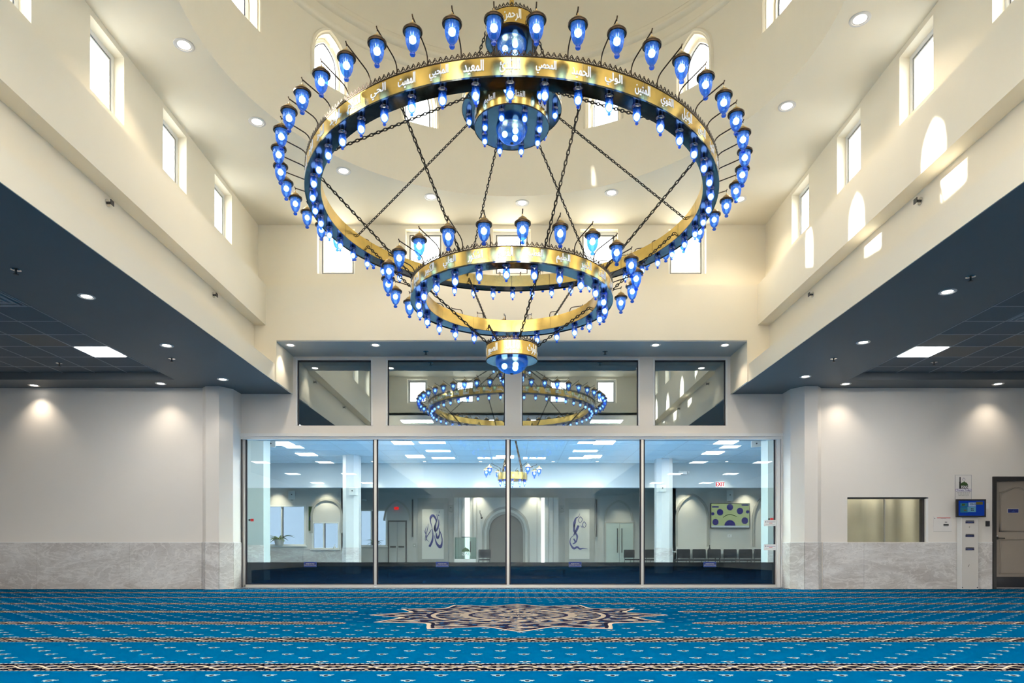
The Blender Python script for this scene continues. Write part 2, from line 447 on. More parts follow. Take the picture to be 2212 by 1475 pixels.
# drum with fifteen arched windows
NW, RU, TH = 15, 3.95, .24
ZSILL, ZSP, RISE, HA = 8.17, 8.64, .42, .275/3.95     # sill, springing, arch rise, half angle
def pol(a, r, z): return (r*math.sin(a), YC + r*math.cos(a), z)
mb = MB()
mb.lathe([(RD, ZC), (RD, ZSILL), (RU + TH + .02, ZSILL)], N, (0, YC, 0))
ZD = 9.62
for k in range(NW):
    c = 2*PI*k/NW
    angs = [c - PI/NW + (PI/NW - HA)*i/5 for i in range(5)] + [c - HA + 2*HA*i/16 for i in range(17)] + [c + HA + (PI/NW - HA)*i/5 for i in range(1, 6)]
    for a, b in zip(angs[:-1], angs[1:]):
        m_ = (a + b)/2 - c
        if abs(m_) > HA: mb.add([pol(a, RU, ZSILL), pol(b, RU, ZSILL), pol(b, RU, ZD + .05), pol(a, RU, ZD + .05)], [(0, 1, 2, 3)])
        else:
            za = ZSP + arch_z((a-c)*RU, HA*RU, RISE); zb = ZSP + arch_z((b-c)*RU, HA*RU, RISE)
            mb.add([pol(a, RU, za), pol(b, RU, zb), pol(b, RU, ZD + .05), pol(a, RU, ZD + .05), pol(a, RU+TH, za), pol(b, RU+TH, zb)], [(0, 1, 2, 3), (0, 1, 5, 4)])
    for s_ in (-1, 1):
        a = c + s_*HA; mb.add([pol(a, RU, ZSILL), pol(a, RU, ZSP), pol(a, RU+TH, ZSP), pol(a, RU+TH, ZSILL)], [(0, 1, 2, 3)])
    mb.add([pol(c-HA, RU, ZSILL), pol(c+HA, RU, ZSILL), pol(c+HA, RU+TH, ZSILL), pol(c-HA, RU+TH, ZSILL)], [(0, 1, 2, 3)])
dr = struct('wall_drum', mb, 'cream')
def arch_path(c, grow, r, n=10):
    hw = HA*RU + grow; pts = [(hw, ZSILL - .0)] + [(a, ZSP + b) for a, b in arch_pts(hw, RISE + grow*1.15, n)] + [(-hw, ZSILL - .0)]
    return [pol(c + a/RU, r, z) for a, z in pts]
for k in range(NW):
    c = 2*PI*k/NW; wn += 1; root = sroot('window_%d' % wn)
    MB().tube(arch_path(c, .05, RU), .035, 6).build('arch_moulding', 'cream', root, True)
    MB().tube(arch_path(c, -.03, RU + .17), .032, 4).build('window_frame', 'white', root)
    MB().tube(arch_path(c, -.065, RU + .17), .010, 4).build('gasket', 'gasket', root)
    pp = arch_path(c, -.05, RU + .175); n = len(pp); q = arch_path(c, -.05, RU + .185)
    MB().add(pp + q, [tuple(range(n)), tuple(range(n, 2*n))]).build('pane', 'pane', root)
for i, z in enumerate((9.22, 9.51)):
    t = MB().lathe([(RU + .01, z - .07), (RU - .035, z - .06), (RU - .06, z - .03), (RU - .065, z), (RU - .05, z + .035), (RU + .01, z + .05)], N, (0, YC, 0))
    struct('trim_%d' % (i+1), t, 'cream', smooth=True)
dm = MB().lathe([(RU + .10, ZD + .03), (RU - .004, ZD + .03)] + [(max(.01, (RU - .004)*math.cos(PI/2*j/14)), ZD + .03 + 3.0*math.sin(PI/2*j/14)) for j in range(1, 15)], N, (0, YC, 0))
struct('ceiling_dome', dm, 'cream', smooth=True)

# aisle soffits, coffers and tiles
tile_me = MB().box(-.296, .296, -.296, .296, 0, .02).mesh('ceiling_tile', 'tile')
lit_tone_me = MB().box(-.296, .296, -.296, .296, 0, .02).mesh('ceiling_tile', 'tile_lit_tone')
def tile_at(root, x0, x1, y0, y1, me=None):
    if abs(x1 - x0 - .61) < .01 and abs(y1 - y0 - .61) < .01: return link('ceiling_tile', me or tile_me, root, ((x0+x1)/2, (y0+y1)/2, ZT))
    MB().box(x0+.008, x1-.008, y0+.008, y1-.008, 0, .02).build('ceiling_tile', 'tile', root, loc=(0, 0, ZT))
COLX = [6.40, 6.69] + [6.69 + .61*i for i in range(1, 8)]; ROWY = [12.94, 12.54] + [12.54 - .61*i for i in range(1, 11)]
PANELS = {}
for sx, nm in ((-1, 'left'), (1, 'right')):
    mb = MB()
    def bx(x0, x1, y0, y1, z0, z1): a, b = sorted((sx*x0, sx*x1)); mb.box(a, b, y0, y1, z0, z1)
    bx(XF + .012, 6.40, YB, DG, ZS, ZT + .07); bx(6.40, XO, 12.94, DW + .2, ZS, ZT + .07)
    root = struct('ceiling_aisle_' + nm, mb, 'slate')
    mb = MB(); bx(6.40, XO, YB, 12.94, ZT + .012, ZT + .06); mb.build('tile_grid', 'tbar', root)
    for i in range(len(COLX)-1):
        for j in range(len(ROWY)-1):
            if i == 1 and j == 2: PANELS[nm] = (sx*(COLX[1]+COLX[2])/2, (ROWY[2]+ROWY[3])/2); continue
            if (sx < 0 and i == 1 and j == 6) or (sx > 0 and i == 2 and j == 5): continue      # air diffusers sit here
            a, b = sorted((sx*COLX[i], sx*COLX[i+1]))
            g = lit_tone_me if (sx < 0 and (i, j) == (2, 3)) or (sx > 0 and (i, j) in ((1, 3), (2, 2), (3, 3))) else None
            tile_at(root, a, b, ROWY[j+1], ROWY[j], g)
    for x in COLX[1:-1]:
        mb = MB(); bx(x - .010, x + .010, ROWY[-1], 12.94, ZT - .004, ZT + .01); mb.build('grid_bar', 'tbar', root)
    for y in ROWY[1:-1]:
        mb = MB(); bx(6.40, XO, y - .010, y + .010, ZT - .003, ZT + .01); mb.build('grid_bar', 'tbar', root)
    mb = MB(); bx(6.40, XO, YB, ROWY[-1], ZT, ZT + .011); mb.build('ceiling_field', 'tile', root)
    a, b = sorted((sx*XO, sx*(XO+.2))); struct('wall_' + nm, MB().box(a, b, YB, DW + .3, 0, ZT + .1), 'greywall')

# aisle end walls, half-octagon columns and stone wainscot
def slab(root, x0, x1, d=DW, z1=.922):
    MB().box(x0 + .002, x1 - .002, d - .02, d, .0, z1).build('stone_slab', 'marble', root)
wl = struct('wall_end_left', MB().box(-XO, -6.05, DW, DW + .3, 0, ZS + .02), 'greywall')
for a, b in ((-XO, -9.44), (-9.44, -7.60), (-7.60, -6.165)): slab(wl, a, b)
MB().box(-XO, -6.165, DW - .016, DW, .922, .936).build('cap_bead', 'white', wl)
mb = MB(); wall_y(mb, 6.05, XO, 0, ZS + .02, DW, DW + .3, [(6.68, 8.29, .933, 1.828), (9.565, 10.60, 0, 2.235)])
wr = struct('wall_end_right', mb, 'greywall')
for a, b in ((6.185, 7.0), (7.0, 8.84), (8.84, 9.555)): slab(wr, a, b)
MB().box(6.185, 6.675, DW - .016, DW, .922, .936).build('cap_bead', 'white', wr); MB().box(8.295, 9.56, DW - .016, DW, .922, .936).build('cap_bead', 'white', wr)
for sx, nm in ((-1, 'left'), (1, 'right')):
    pts = [(5.585, DG + .2), (5.585, 13.68), (5.76, 13.43), (6.02, 13.43), (6.165, 13.60), (6.165, DG + .2)]
    pts = [(sx*a, b) for a, b in pts]
    root = struct('trim_column_' + nm, MB().prism(pts, 0, ZS + .01), 'greywall')
    for (a, b), (c, d) in zip(pts[:-2], pts[1:-1]):
        n = Vector((d - b, -(c - a))).normalized()
        if n.dot(Vector((sx*5.9 - (a+c)/2, 14 - (b+d)/2))) > 0: n = -n
        q = [(a, b), (c, d), (c + n.x*.014, d + n.y*.014), (a + n.x*.014, b + n.y*.014)]
        MB().prism(q, 0, .922).build('stone_slab', 'marble', root)
        q = [(a, b), (c, d), (c + n.x*.010, d + n.y*.010), (a + n.x*.010, b + n.y*.010)]
        MB().prism(q, .922, .936).build('cap_bead', 'white', root)

# wall around the glass, upper windows
UW = [(XX(639, DG), XX(805, DG)), (XX(834, DG), XX(1094, DG)), (XX(1124, DG), XX(1382, DG)), (XX(1411, DG), XX(1571, DG))]
UZ0, UZ1 = ZZ(919, DG), ZZ(774, DG)
mb = MB(); wall_y(mb, -5.60, 5.60, 3.175, ZA + .03, DG, DG + .14, [(a, b, UZ0, UZ1) for a, b in UW])
wg = struct('wall_glazed', mb, 'greywall')
for a, b in UW:
    wn += 1; root = sroot('window_%d' % wn); fr = MB(); t = .032
    for x0, x1, z0, z1 in ((a, a+t, UZ0, UZ1), (b-t, b, UZ0, UZ1), (a+t, b-t, UZ1-t, UZ1)): fr.box(x0, x1, DG - .012, DG + .05, z0, z1)
    fr.build('window_frame', 'frame_white', root)
    g = MB()
    for x0, x1, z0, z1 in ((a+t, a+t+.018, UZ0, UZ1-t), (b-t-.018, b-t, UZ0, UZ1-t), (a+t, b-t, UZ1-t-.03, UZ1-t)): g.box(x0, x1, DG + .03, DG + .06, z0, z1)
    g.build('gasket', 'gasket', root)
    MB().box(a+t+.018, b-t-.018, DG + .045, DG + .055, UZ0, UZ1 - t - .03).build('pane', 'upper_glass', root)
# grey box added behind the upper panes, kept dark so they mostly reflect
mb = MB(); mb.box(-5.6, 5.6, DG + .95, DG + 1.0, 3.2, 4.9); mb.box(-5.6, 5.6, DG + .14, DG + 1, 3.2, 3.22); mb.box(-5.6, 5.6, DG + .14, DG + 1, 4.85, 4.9)
mb.box(-5.62, -5.6, DG + .14, DG + 1, 3.2, 4.9); mb.box(5.6, 5.62, DG + .14, DG + 1, 3.2, 4.9)
struct('wall_plenum', mb, 'panelgrey')

# sliding glass doors
GX = [XX(523.5, DG), XX(810.5, DG), XX(1097.5, DG), XX(1388, DG), XX(1679, DG)]
GT = ZZ(947, DG)
tr = MB(); tr.box(-5.60, 5.60, DG - .05, DG, 3.115, 3.18); tr.box(-5.60, 5.60, DG - .02, DG + .1, 3.06, 3.115)
tr = struct('trim_track', tr, 'frame_white')
MB().box(XX(512, DG), GX[4], DG - .008, DG + .12, GT - .005, 3.062).build('track_channel', 'darkmetal', tr)
MB().box(-5.72, GX[0], DG - .03, DG + .15, 0, 3.06).build('door_pocket', 'darkmetal', tr)
MB().box(-5.62, -5.59, DG - .045, DG + .1, 0, 3.12).build('pocket_stop', 'frame_white', tr)
jb = MB(); jb.box(GX[4], GX[4] + .06, DG - .01, DG + .15, 0, 3.06); jb.box(GX[4] + .07, 5.60, DG - .03, DG + .15, 0, 3.12); jb.build('door_jamb', 'frame_white', tr)
for i in range(4):
    a, b = GX[i], GX[i+1]; root = sroot('door_%d' % (i+1)); yo = DG + (.02 if i in (0, 3) else .0)
    s0, s1 = (.05, .024) if i < 3 else (.024, .03)
    MB().box(a if i == 0 else a + .0, a + (.052 if i == 0 else .026), yo, yo + .05, .02, GT).build('stile', 'alu', root)
    MB().box(b - .026, b, yo, yo + .05, .02, GT).build('stile', 'alu', root)
    MB().box(a + .026, b - .026, yo, yo + .05, .006, .062).build('bottom_rail', 'alu', root)
    MB().box(a + .026, b - .026, yo + .004, yo + .05, GT - .02, GT).build('top_rail', 'gasket', root)
    ga = MB(); x0 = a + (.052 if i == 0 else .026)
    ga.box(x0, x0 + .03, yo + .015, yo + .04, .062, GT - .02); ga.box(b - .056, b - .026, yo + .015, yo + .04, .062, GT - .02); ga.box(x0, b - .026, yo + .015, yo + .04, .062, .085)
    ga.build('gasket', 'gasket', root)
    gx0, gx1 = x0 + .03, b - .056
    MB().box(gx0, gx1, yo + .022, yo + .032, .085, GT - .02).build('pane', 'door_glass', root)
    zm, zl = ZZ(1053, DG), ZZ(1214.5, DG)
    MB().box(gx0, gx1, yo + .034, yo + .036, zl, zm).build('tint_band', 'band_mid', root)  # thin tinted layers added for the darker bands across the panes
    MB().box(gx0, gx1, yo + .034, yo + .036, .085, zl).build('tint_band', 'band_low', root)
struct('trim_sill', MB().box(-5.60, 5.60, DG - .03, DG + .12, 0, .012), 'alu')

# hall behind the camera
struct('ceiling_hall', MB().box(-XW, XW, YB, ND, ZH, ZH + .05), 'white')
struct('wall_behind', MB().box(-XO, XO, YB - .2, YB, 0, ZH), 'beyondwall')
k = 0
for y in (2.3, -.2, -2.7, -5.2, -7.7):
    for x in (-3.6, -1.2, 1.2, 3.6):
        t = tag(MB().box(x-.62, x+.62, y-.32, y+.32, ZH - .012, ZH).build('ceiling_light_panel', 'frame_white'), 'rectangular white light panel in the high hall ceiling behind the nave', 'light panel', 'light panels in the high hall ceiling')
        MB().box(x-.59, x+.59, y-.29, y+.29, ZH - .016, ZH - .012).build('diffuser', 'hall_light', t)

# ------------------------------------------------------------------ fixed light fittings
def downlight(x, y, z, label, group, watt=SPOT_W, size=105, blend=.6, r=.085):
    t = MB().lathe([(r*1.22, 0), (r*1.22, -.006), (r*1.12, -.010), (r*.95, -.008), (r*.92, .0)], 24).build('recessed_downlight', 'paper', None, True, loc=(x, y, z))
    tag(t, label, 'downlight', group)
    MB().lathe([(r*.93, -.004), (r*.74, -.0015)], 24).build('baffle', 'paper', t); MB().lathe([(.001, -.002), (r*.75, -.002)], 24).build('lens', 'down_lens', t)
    L = bpy.data.lights.new('downlight_beam', 'SPOT'); L.energy = watt; L.spot_size = math.radians(size); L.spot_blend = blend
    L.color = (1, .86, .68); L.shadow_soft_size = .05
    o = bpy.data.objects.new('downlight_beam', L); COL.objects.link(o); o.parent = t; o.location = (0, 0, -.02)
def dz(px, py, z): d = (z - H) * F / (CY - py); return XX(px, d), d
for px, py in ((397, 97), (555, 263), (742, 369), (931, 425), (1128, 438), (1321, 416), (1598, 430), (1700, 229), (1858, 41)):
    x, d = dz(px, py, ZC); downlight(x, d, ZC, 'round recessed downlight in the cream nave ceiling around the dome opening', 'nave ceiling downlights', 26, 120, r=.10)
for px, py in ((187, 640), (360, 746), (481, 819)):
    x, d = dz(px, py, ZS); downlight(x, d, ZS, 'round downlight in the grey soffit beside the coffer, on the blank stone-clad wall side', 'soffit downlights before the blank wall', 12)
for px, py in ((73, 832), (347, 828)):
    x, d = dz(px, py, ZS); downlight(x, d, ZS, 'round downlight washing the blank wall with grey stone base', 'wall washers over the blank wall', 20, 104, .95)
for px, py in ((2047, 630), (1865, 739), (1740, 813)):
    x, d = dz(px, py, ZS); downlight(x, d, ZS, 'round downlight in the grey soffit beside the coffer, on the service window side', 'soffit downlights before the service window', 12)
for px, py, lb in ((1827, 829, 'round downlight washing the wall above the service window'), (2156, 829, 'round downlight washing the wall above the donation kiosk and tan door')):
    x, d = dz(px, py, ZS); downlight(x, d, ZS, lb, None, 20, 104, .95)
for px, py in ((627.5, 745), (811, 745), (1416, 745), (1566, 745)):
    x, d = dz(px, py, ZA); downlight(x, d, ZA, 'round downlight in the alcove soffit over the glass wall', 'alcove soffit downlights', 16, 95, .6)
for nm, lb in (('left', 'square glowing light panel in the coffered ceiling, before the blank stone-clad wall'), ('right', 'square glowing light panel in the coffered ceiling, before the service window')):
    x, y = PANELS[nm]
    t = tag(MB().box(x-.3, x+.3, y-.3, y+.3, ZT - .004, ZT + .01).build('ceiling_light_panel', 'frame_white'), lb, 'light panel')
    MB().box(x-.275, x+.275, y-.275, y+.275, ZT - .008, ZT - .003).build('diffuser', 'panel_light', t)
    sx = -1 if x < 0 else 1
    for y2 in (6.4, 2.7, -1, -4.7):
        for x2 in (7.0, 9.4):
            t = tag(MB().box(sx*x2-.3, sx*x2+.3, y2-.3, y2+.3, ZT - .012, ZT).build('ceiling_light_panel', 'frame_white'), 'square light panel further along the coffered aisle ceiling', 'light panel', 'aisle light panels further along')
            MB().box(sx*x2-.275, sx*x2+.275, y2-.275, y2+.275, ZT - .016, ZT - .012).build('diffuser', 'panel_light', t)
def diffuser(x, y, label):
    t = thing('air_diffuser', (x, y, ZT - .012), label, 'air vent')
    for i in range(5):
        a, b = .285 - .052*i, .285 - .052*i - .026; z = -.012*(i % 2)
        m = MB()
        for x0, x1, y0, y1 in ((-a, a, b, a), (-a, a, -a, -b), (-a, -b, -b, b), (b, a, -b, b)): m.box(x0, x1, y0, y1, z, z + .02)
        m.build('louvre_ring', 'tbar', t)
    MB().box(-.288, .288, -.288, .288, .018, .02).build('backing', 'black', t); MB().box(-.03, .03, -.03, .03, 0, .02).build('centre_plate', 'tbar', t)
diffuser(-6.995, 9.185, 'square louvred air diffuser in the tiled coffer, before the blank wall')
diffuser(7.605, 9.795, 'square louvred air diffuser in the tiled coffer, service window side')
def sprinkler(x, y, z, label, group=None, side=0):
    t = thing('fire_sprinkler', (x, y, z), label, 'sprinkler', group)
    if side:
        s_ = side
        MB().tube([(0, 0, 0), (s_*.012, 0, 0)], .045, 14).build('escutcheon', 'chrome', t)
        MB().tube([(0, 0, 0), (s_*.06, 0, 0)], .016, 8).build('nozzle', 'darkmetal', t); MB().box(min(s_*.06, s_*.068), max(s_*.06, s_*.068), -.035, .035, -.03, .03).build('deflector', 'darkmetal', t)
    else:
        MB().lathe([(.055, 0), (.055, -.006), (.03, -.012), (.001, -.012)], 16).build('escutcheon', 'chrome', t)
        MB().tube([(0, 0, 0), (0, 0, -.055)], .012, 8).build('nozzle', 'darkmetal', t); MB().lathe([(.001, -.055), (.03, -.055), (.03, -.06), (.001, -.062)], 10).build('deflector', 'darkmetal', t)
for px, py, z, lb in ((34, 582, ZS, 'small pendent sprinkler in the grey soffit, far along from the blank wall'), (371, 774, ZS, 'small pendent sprinkler in the grey soffit, close to the blank wall'),
                      (2097, 597, ZS, 'small pendent sprinkler in the grey soffit, far along from the service window'), (1801, 774, ZS, 'small pendent sprinkler in the grey soffit, close to the service window wall'),
                      (128, 784, ZT, 'small sprinkler in the coffer tiles before the blank wall'), (2018, 782, ZT, 'small sprinkler in the coffer tiles before the service window'),
                      (920, 759, ZA, 'small sprinkler in the alcove soffit, toward the blank wall side'), (1307, 759, ZA, 'small sprinkler in the alcove soffit, toward the service window side')):
    x, d = dz(px, py, z); sprinkler(x, d, z, lb)
for px, py, sx, lb in ((231, 438, 1, 'sidewall sprinkler under the cream ledge, opposite the sun patches, away from the glass'), (460, 637, 1, 'sidewall sprinkler under the cream ledge, opposite the sun patches, near the glass wall'),
                       (1756, 636, -1, 'sidewall sprinkler under the sunlit ledge, near the glass wall'), (1989, 434, -1, 'sidewall sprinkler under the sunlit ledge, beside the sun patch')):
    d = F * XW / abs(px - CX); sprinkler(-sx*XW, d, ZZ(py, d), lb, None, sx)

# ------------------------------------------------------------------ chandelier
FORMS = {'ا':(0xFE8D,0),'ب':(0xFE8F,1),'ت':(0xFE95,1),'ث':(0xFE99,1),'ج':(0xFE9D,1),'ح':(0xFEA1,1),'خ':(0xFEA5,1),'د':(0xFEA9,0),'ذ':(0xFEAB,0),'ر':(0xFEAD,0),'ز':(0xFEAF,0),
         'س':(0xFEB1,1),'ش':(0xFEB5,1),'ص':(0xFEB9,1),'ض':(0xFEBD,1),'ط':(0xFEC1,1),'ظ':(0xFEC5,1),'ع':(0xFEC9,1),'غ':(0xFECD,1),'ف':(0xFED1,1),'ق':(0xFED5,1),'ك':(0xFED9,1),
         'ل':(0xFEDD,1),'م':(0xFEE1,1),'ن':(0xFEE5,1),'ه':(0xFEE9,1),'و':(0xFEED,0),'ي':(0xFEF1,1),'ئ':(0xFE89,1)}
def shape(w):                                         # joined letter forms, laid out left to right
    out = []; prev = False
    for i, ch in enumerate(w):
        b, dual = FORMS[ch]; nxt = i < len(w) - 1
        k = (3 if prev and nxt else 2 if nxt else 1 if prev else 0) if dual else (1 if prev else 0)
        out.append(chr(b + k)); prev = bool(dual)
    return ''.join(reversed(out))
NAMES = ('الرحمن الرحيم الملك القدوس السلام المهيمن العزيز الجبار المتكبر الخالق البارئ المصور الغفار القهار الوهاب الرزاق الفتاح العليم القابض الباسط '
         'الخافض الرافع المعز المذل السميع البصير الحكم العدل اللطيف الخبير الحليم العظيم الغفور الشكور العلي الكبير الحفيظ المقيت الحسيب الجليل '
         'الكريم الرقيب المجيب الواسع الحكيم الودود المجيد الباعث الشهيد الحق الوكيل القوي المتين الولي الحميد المحصي المبدئ المعيد المحيي المميت '
         'الحي القيوم الواجد الماجد الواحد الصمد القادر المقتدر المقدم الباطن الوالي المتعالي البر التواب المنتقم العفو المقسط الجامع الغني المغني '
         'المانع الضار النافع النور الهادي البديع الباقي الوارث الرشيد الصبور').split()
IB = Vector((0, YC, 2.86))                            # foot of the chandelier
CH = thing('chandelier', IB, 'huge tiered brass ring chandelier with blue glass lanterns hanging under the dome', 'chandelier')
def cpart(mb, name, m, parent=CH, smooth=False, kind=None):
    o = mb.build(name, m, parent, smooth, off=(0, 0, IB.z))
    if kind: o['kind'] = kind
    return o
def cp(a, r, z): return (r*math.sin(a), r*math.cos(a), z)      # angle from the far side
_tc = {}
def inscription(word, a, r, z, size, parent, off=(0, 0, IB.z)):
    if word not in _tc: _tc[word] = text2d(shape(word), 1.0, .012, 2)
    v, f = _tc[word]; xs = [q[0] for q in v]; ys = [q[1] for q in v]
    w = max(xs) - min(xs); h = max(ys) - min(ys); mx_, my_ = (max(xs)+min(xs))/2, (max(ys)+min(ys))/2
    kx = min(size*1.45/w, size*1.25/h*1.3); ky = size*.98/h
    mb = MB()
    for dx, dy in ((0, 0), (.005, .0012), (.0025, .003)):
        mb.add([cp(a - ((x - mx_)*kx + dx)/r, r + .001 + zz*.2, z + dy + (y - my_)*ky) for x, y, zz in v], f)
    return mb.build('inscription', 'silver_ink', parent, off=off)
def cresting(r, z, n, h=.056):
    mb = MB(); w = 2*PI*r/n
    def bar(p, q, t):
        (a1, z1), (a2, z2) = p, q
        dx, dz_ = (a2-a1)*r, z2-z1; L = math.hypot(dx, dz_) or 1; nx, nz = -dz_/L*t/2/r, dx/L*t/2
        v = []
        for rr in (r - .002, r + .002):
            v += [cp(a1+nx, rr, z1+nz), cp(a2+nx, rr, z2+nz), cp(a2-nx, rr, z2-nz), cp(a1-nx, rr, z1-nz)]
        mb.add(v, [(0, 1, 2, 3), (7, 6, 5, 4), (0, 4, 5, 1), (2, 6, 7, 3)])
    for i in range(n):
        a = 2*PI*i/n; d = 2*PI/n
        bar((a - d*.48, z + h*.28), (a, z + h), .006); bar((a + d*.48, z + h*.28), (a, z + h), .006)
        bar((a - d*.24, z + h*.42), (a, z + h*.70), .005); bar((a + d*.24, z + h*.42), (a, z + h*.70), .005)
        bar((a - d*.24, z + h*.42), (a, z + h*.10), .005); bar((a + d*.24, z + h*.42), (a, z + h*.10), .005)
    mb.lathe([(r - .003, z), (r + .004, z), (r + .004, z + h*.16), (r - .003, z + h*.16), (r - .003, z)], max(24, n//2))
    return mb
# lantern, hook point at the origin
cap_me = MB().lathe([(.001, .000), (.006, -.004), (.006, -.022), (.014, -.026), (.020, -.030), (.040, -.044), (.058, -.066), (.066, -.082), (.075, -.086), (.077, -.092), (.077, -.106), (.072, -.110), (.066, -.100), (.055, -.080), (.001, -.066)], 20).mesh('lantern', 'brass_cap', True)
lg_me = MB().lathe([(.056, -.085), (.060, -.110), (.061, -.140), (.060, -.170), (.054, -.205), (.042, -.236), (.026, -.258), (.013, -.266), (.011, -.272), (.020, -.278), (.024, -.288), (.020, -.299), (.011, -.304), (.001, -.306)], 18).mesh('glass_shade', 'lamp_glass', True)
lb_me = MB().sphere((0, 0, -.165), .033, 8, 6).mesh('bulb', 'bulb', True)
rim_me = MB().lathe([(.074, -.084), (.083, -.088), (.085, -.098), (.082, -.109), (.074, -.112), (.070, -.100), (.074, -.084)], 20).mesh('cap_rim', 'bronze', True)
sk_me = MB().lathe([(.001, -.07), (.018, -.07), (.018, -.115), (.010, -.135)], 10).mesh('socket', 'white', True)
def lantern(a, r, z, parent=CH, base=IB):
    o = link('lantern', cap_me, parent, Vector(cp(a, r, z - base.z)), -a)
    link('glass_shade', lg_me, o); link('bulb', lb_me, o); link('socket', sk_me, o); link('cap_rim', rim_me, o)
arm_me = {}
def arm(a, r0, z0, r1, z1, parent=CH, base=IB):
    key = (round(r1-r0, 3), round(z1-z0, 3))
    if key not in arm_me:
        dr_, dz_ = r1 - r0, z1 - z0
        pts = [(0, 0), (0, dz_*.38), (dr_*.02, dz_*.50), (dr_*.08, dz_*.62), (dr_*.18, dz_*.71), (dr_*.30, dz_*.77), (dr_, dz_*1.08), (dr_*1.03, dz_*1.16)]
        m = MB().tube([(0, y, z) for y, z in pts], .0062, 6); m.tube([(0, dr_, dz_*1.06), (0, dr_, dz_)], .004, 5)
        arm_me[key] = m.mesh('lantern_arm', 'bronze', True)
    link('lantern_arm', arm_me[key], parent, Vector(cp(a, r0, z0 - base.z)), -a)
# small hanging lamp, top at the origin
pg_me = MB().lathe([(.045, .000), (.043, -.006), (.036, -.016), (.034, -.030), (.037, -.060), (.038, -.085), (.034, -.112), (.024, -.132), (.012, -.142), (.008, -.147), (.014, -.153), (.016, -.160), (.011, -.169), (.001, -.172)], 16).mesh('pendant_lamp', 'pend_glass', True)
pb_me = MB().sphere((0, 0, -.098), .030, 8, 6, 1.1).mesh('bulb', 'bulb', True)
ps_me = MB().lathe([(.001, -.008), (.014, -.008), (.014, -.05), (.009, -.07)], 8).mesh('socket', 'bronze', True)
def pendant(a, r, z, parent=CH, base=IB, sc=1):
    o = link('pendant_lamp', pg_me, parent, Vector(cp(a, r, z - base.z)), -a); o.scale = (sc, sc, sc)
    link('bulb', pb_me, o); link('socket', ps_me, o)
def band_arc(r0, r1, z0, z1, a0, a1, n):              # closed curved plate
    return MB().lathe([(r0, z0), (r1, z0), (r1, z1), (r0, z1), (r0, z0)], n, a0=a0, a1=a1)
def ring(ro, ri, zb, hb, npan, nlamp, ncrest, words, size, lamp_a0, pend_a0, text_a0, label):
    rim = MB().lathe([(ro, zb - .008), (ro + .006, zb - .008), (ro + .006, zb + .008), (ro, zb + .008)], 144)
    rim.lathe([(ro, zb), (ri, zb), (ri, zb + hb), (ri + .004, zb + hb), (ri + .004, zb + .004), (ro, zb + .004)], 144)
    rg = cpart(rim, 'ring', 'brass_polish', smooth=True); rg['label'] = label
    for i in range(npan):
        g = .0012
        cpart(band_arc(ro - .004, ro, zb + .008, zb + hb, 2*PI*i/npan + g, 2*PI*(i+1)/npan - g, 12), 'band_panel', 'brass', rg, True)
        cpart(band_arc(ri + .004, ri + .007, zb + .004, zb + hb + .004, 2*PI*i/npan + g, 2*PI*(i+1)/npan - g, 12), 'inner_panel', 'brass', rg, True)
        cpart(band_arc(ri, ri - .003, zb + .006, zb + hb + .004, 2*PI*i/npan + g, 2*PI*(i+1)/npan - g, 12), 'inner_panel', 'brass', rg, True)
    cpart(cresting(ro, zb + hb, ncrest), 'cresting', 'bronze', rg, kind='stuff')
    for i in range(nlamp):
        a = lamp_a0 + 2*PI*i/nlamp
        arm(a, ro - .02, zb + hb - .02, ro + .275, zb + hb + .215); lantern(a, ro + .275, zb + hb + .205)
        pendant(pend_a0 + 2*PI*i/nlamp, (ro + ri)/2, zb - .004)
        inscription(words[i % len(words)], text_a0 + 2*PI*i/nlamp, ro, zb + hb*.54, size, rg)
    return rg
A48, A24 = 2*PI/48, 2*PI/24
fa = PI                                               # the side nearest the camera
k58 = NAMES.index('المبدئ')
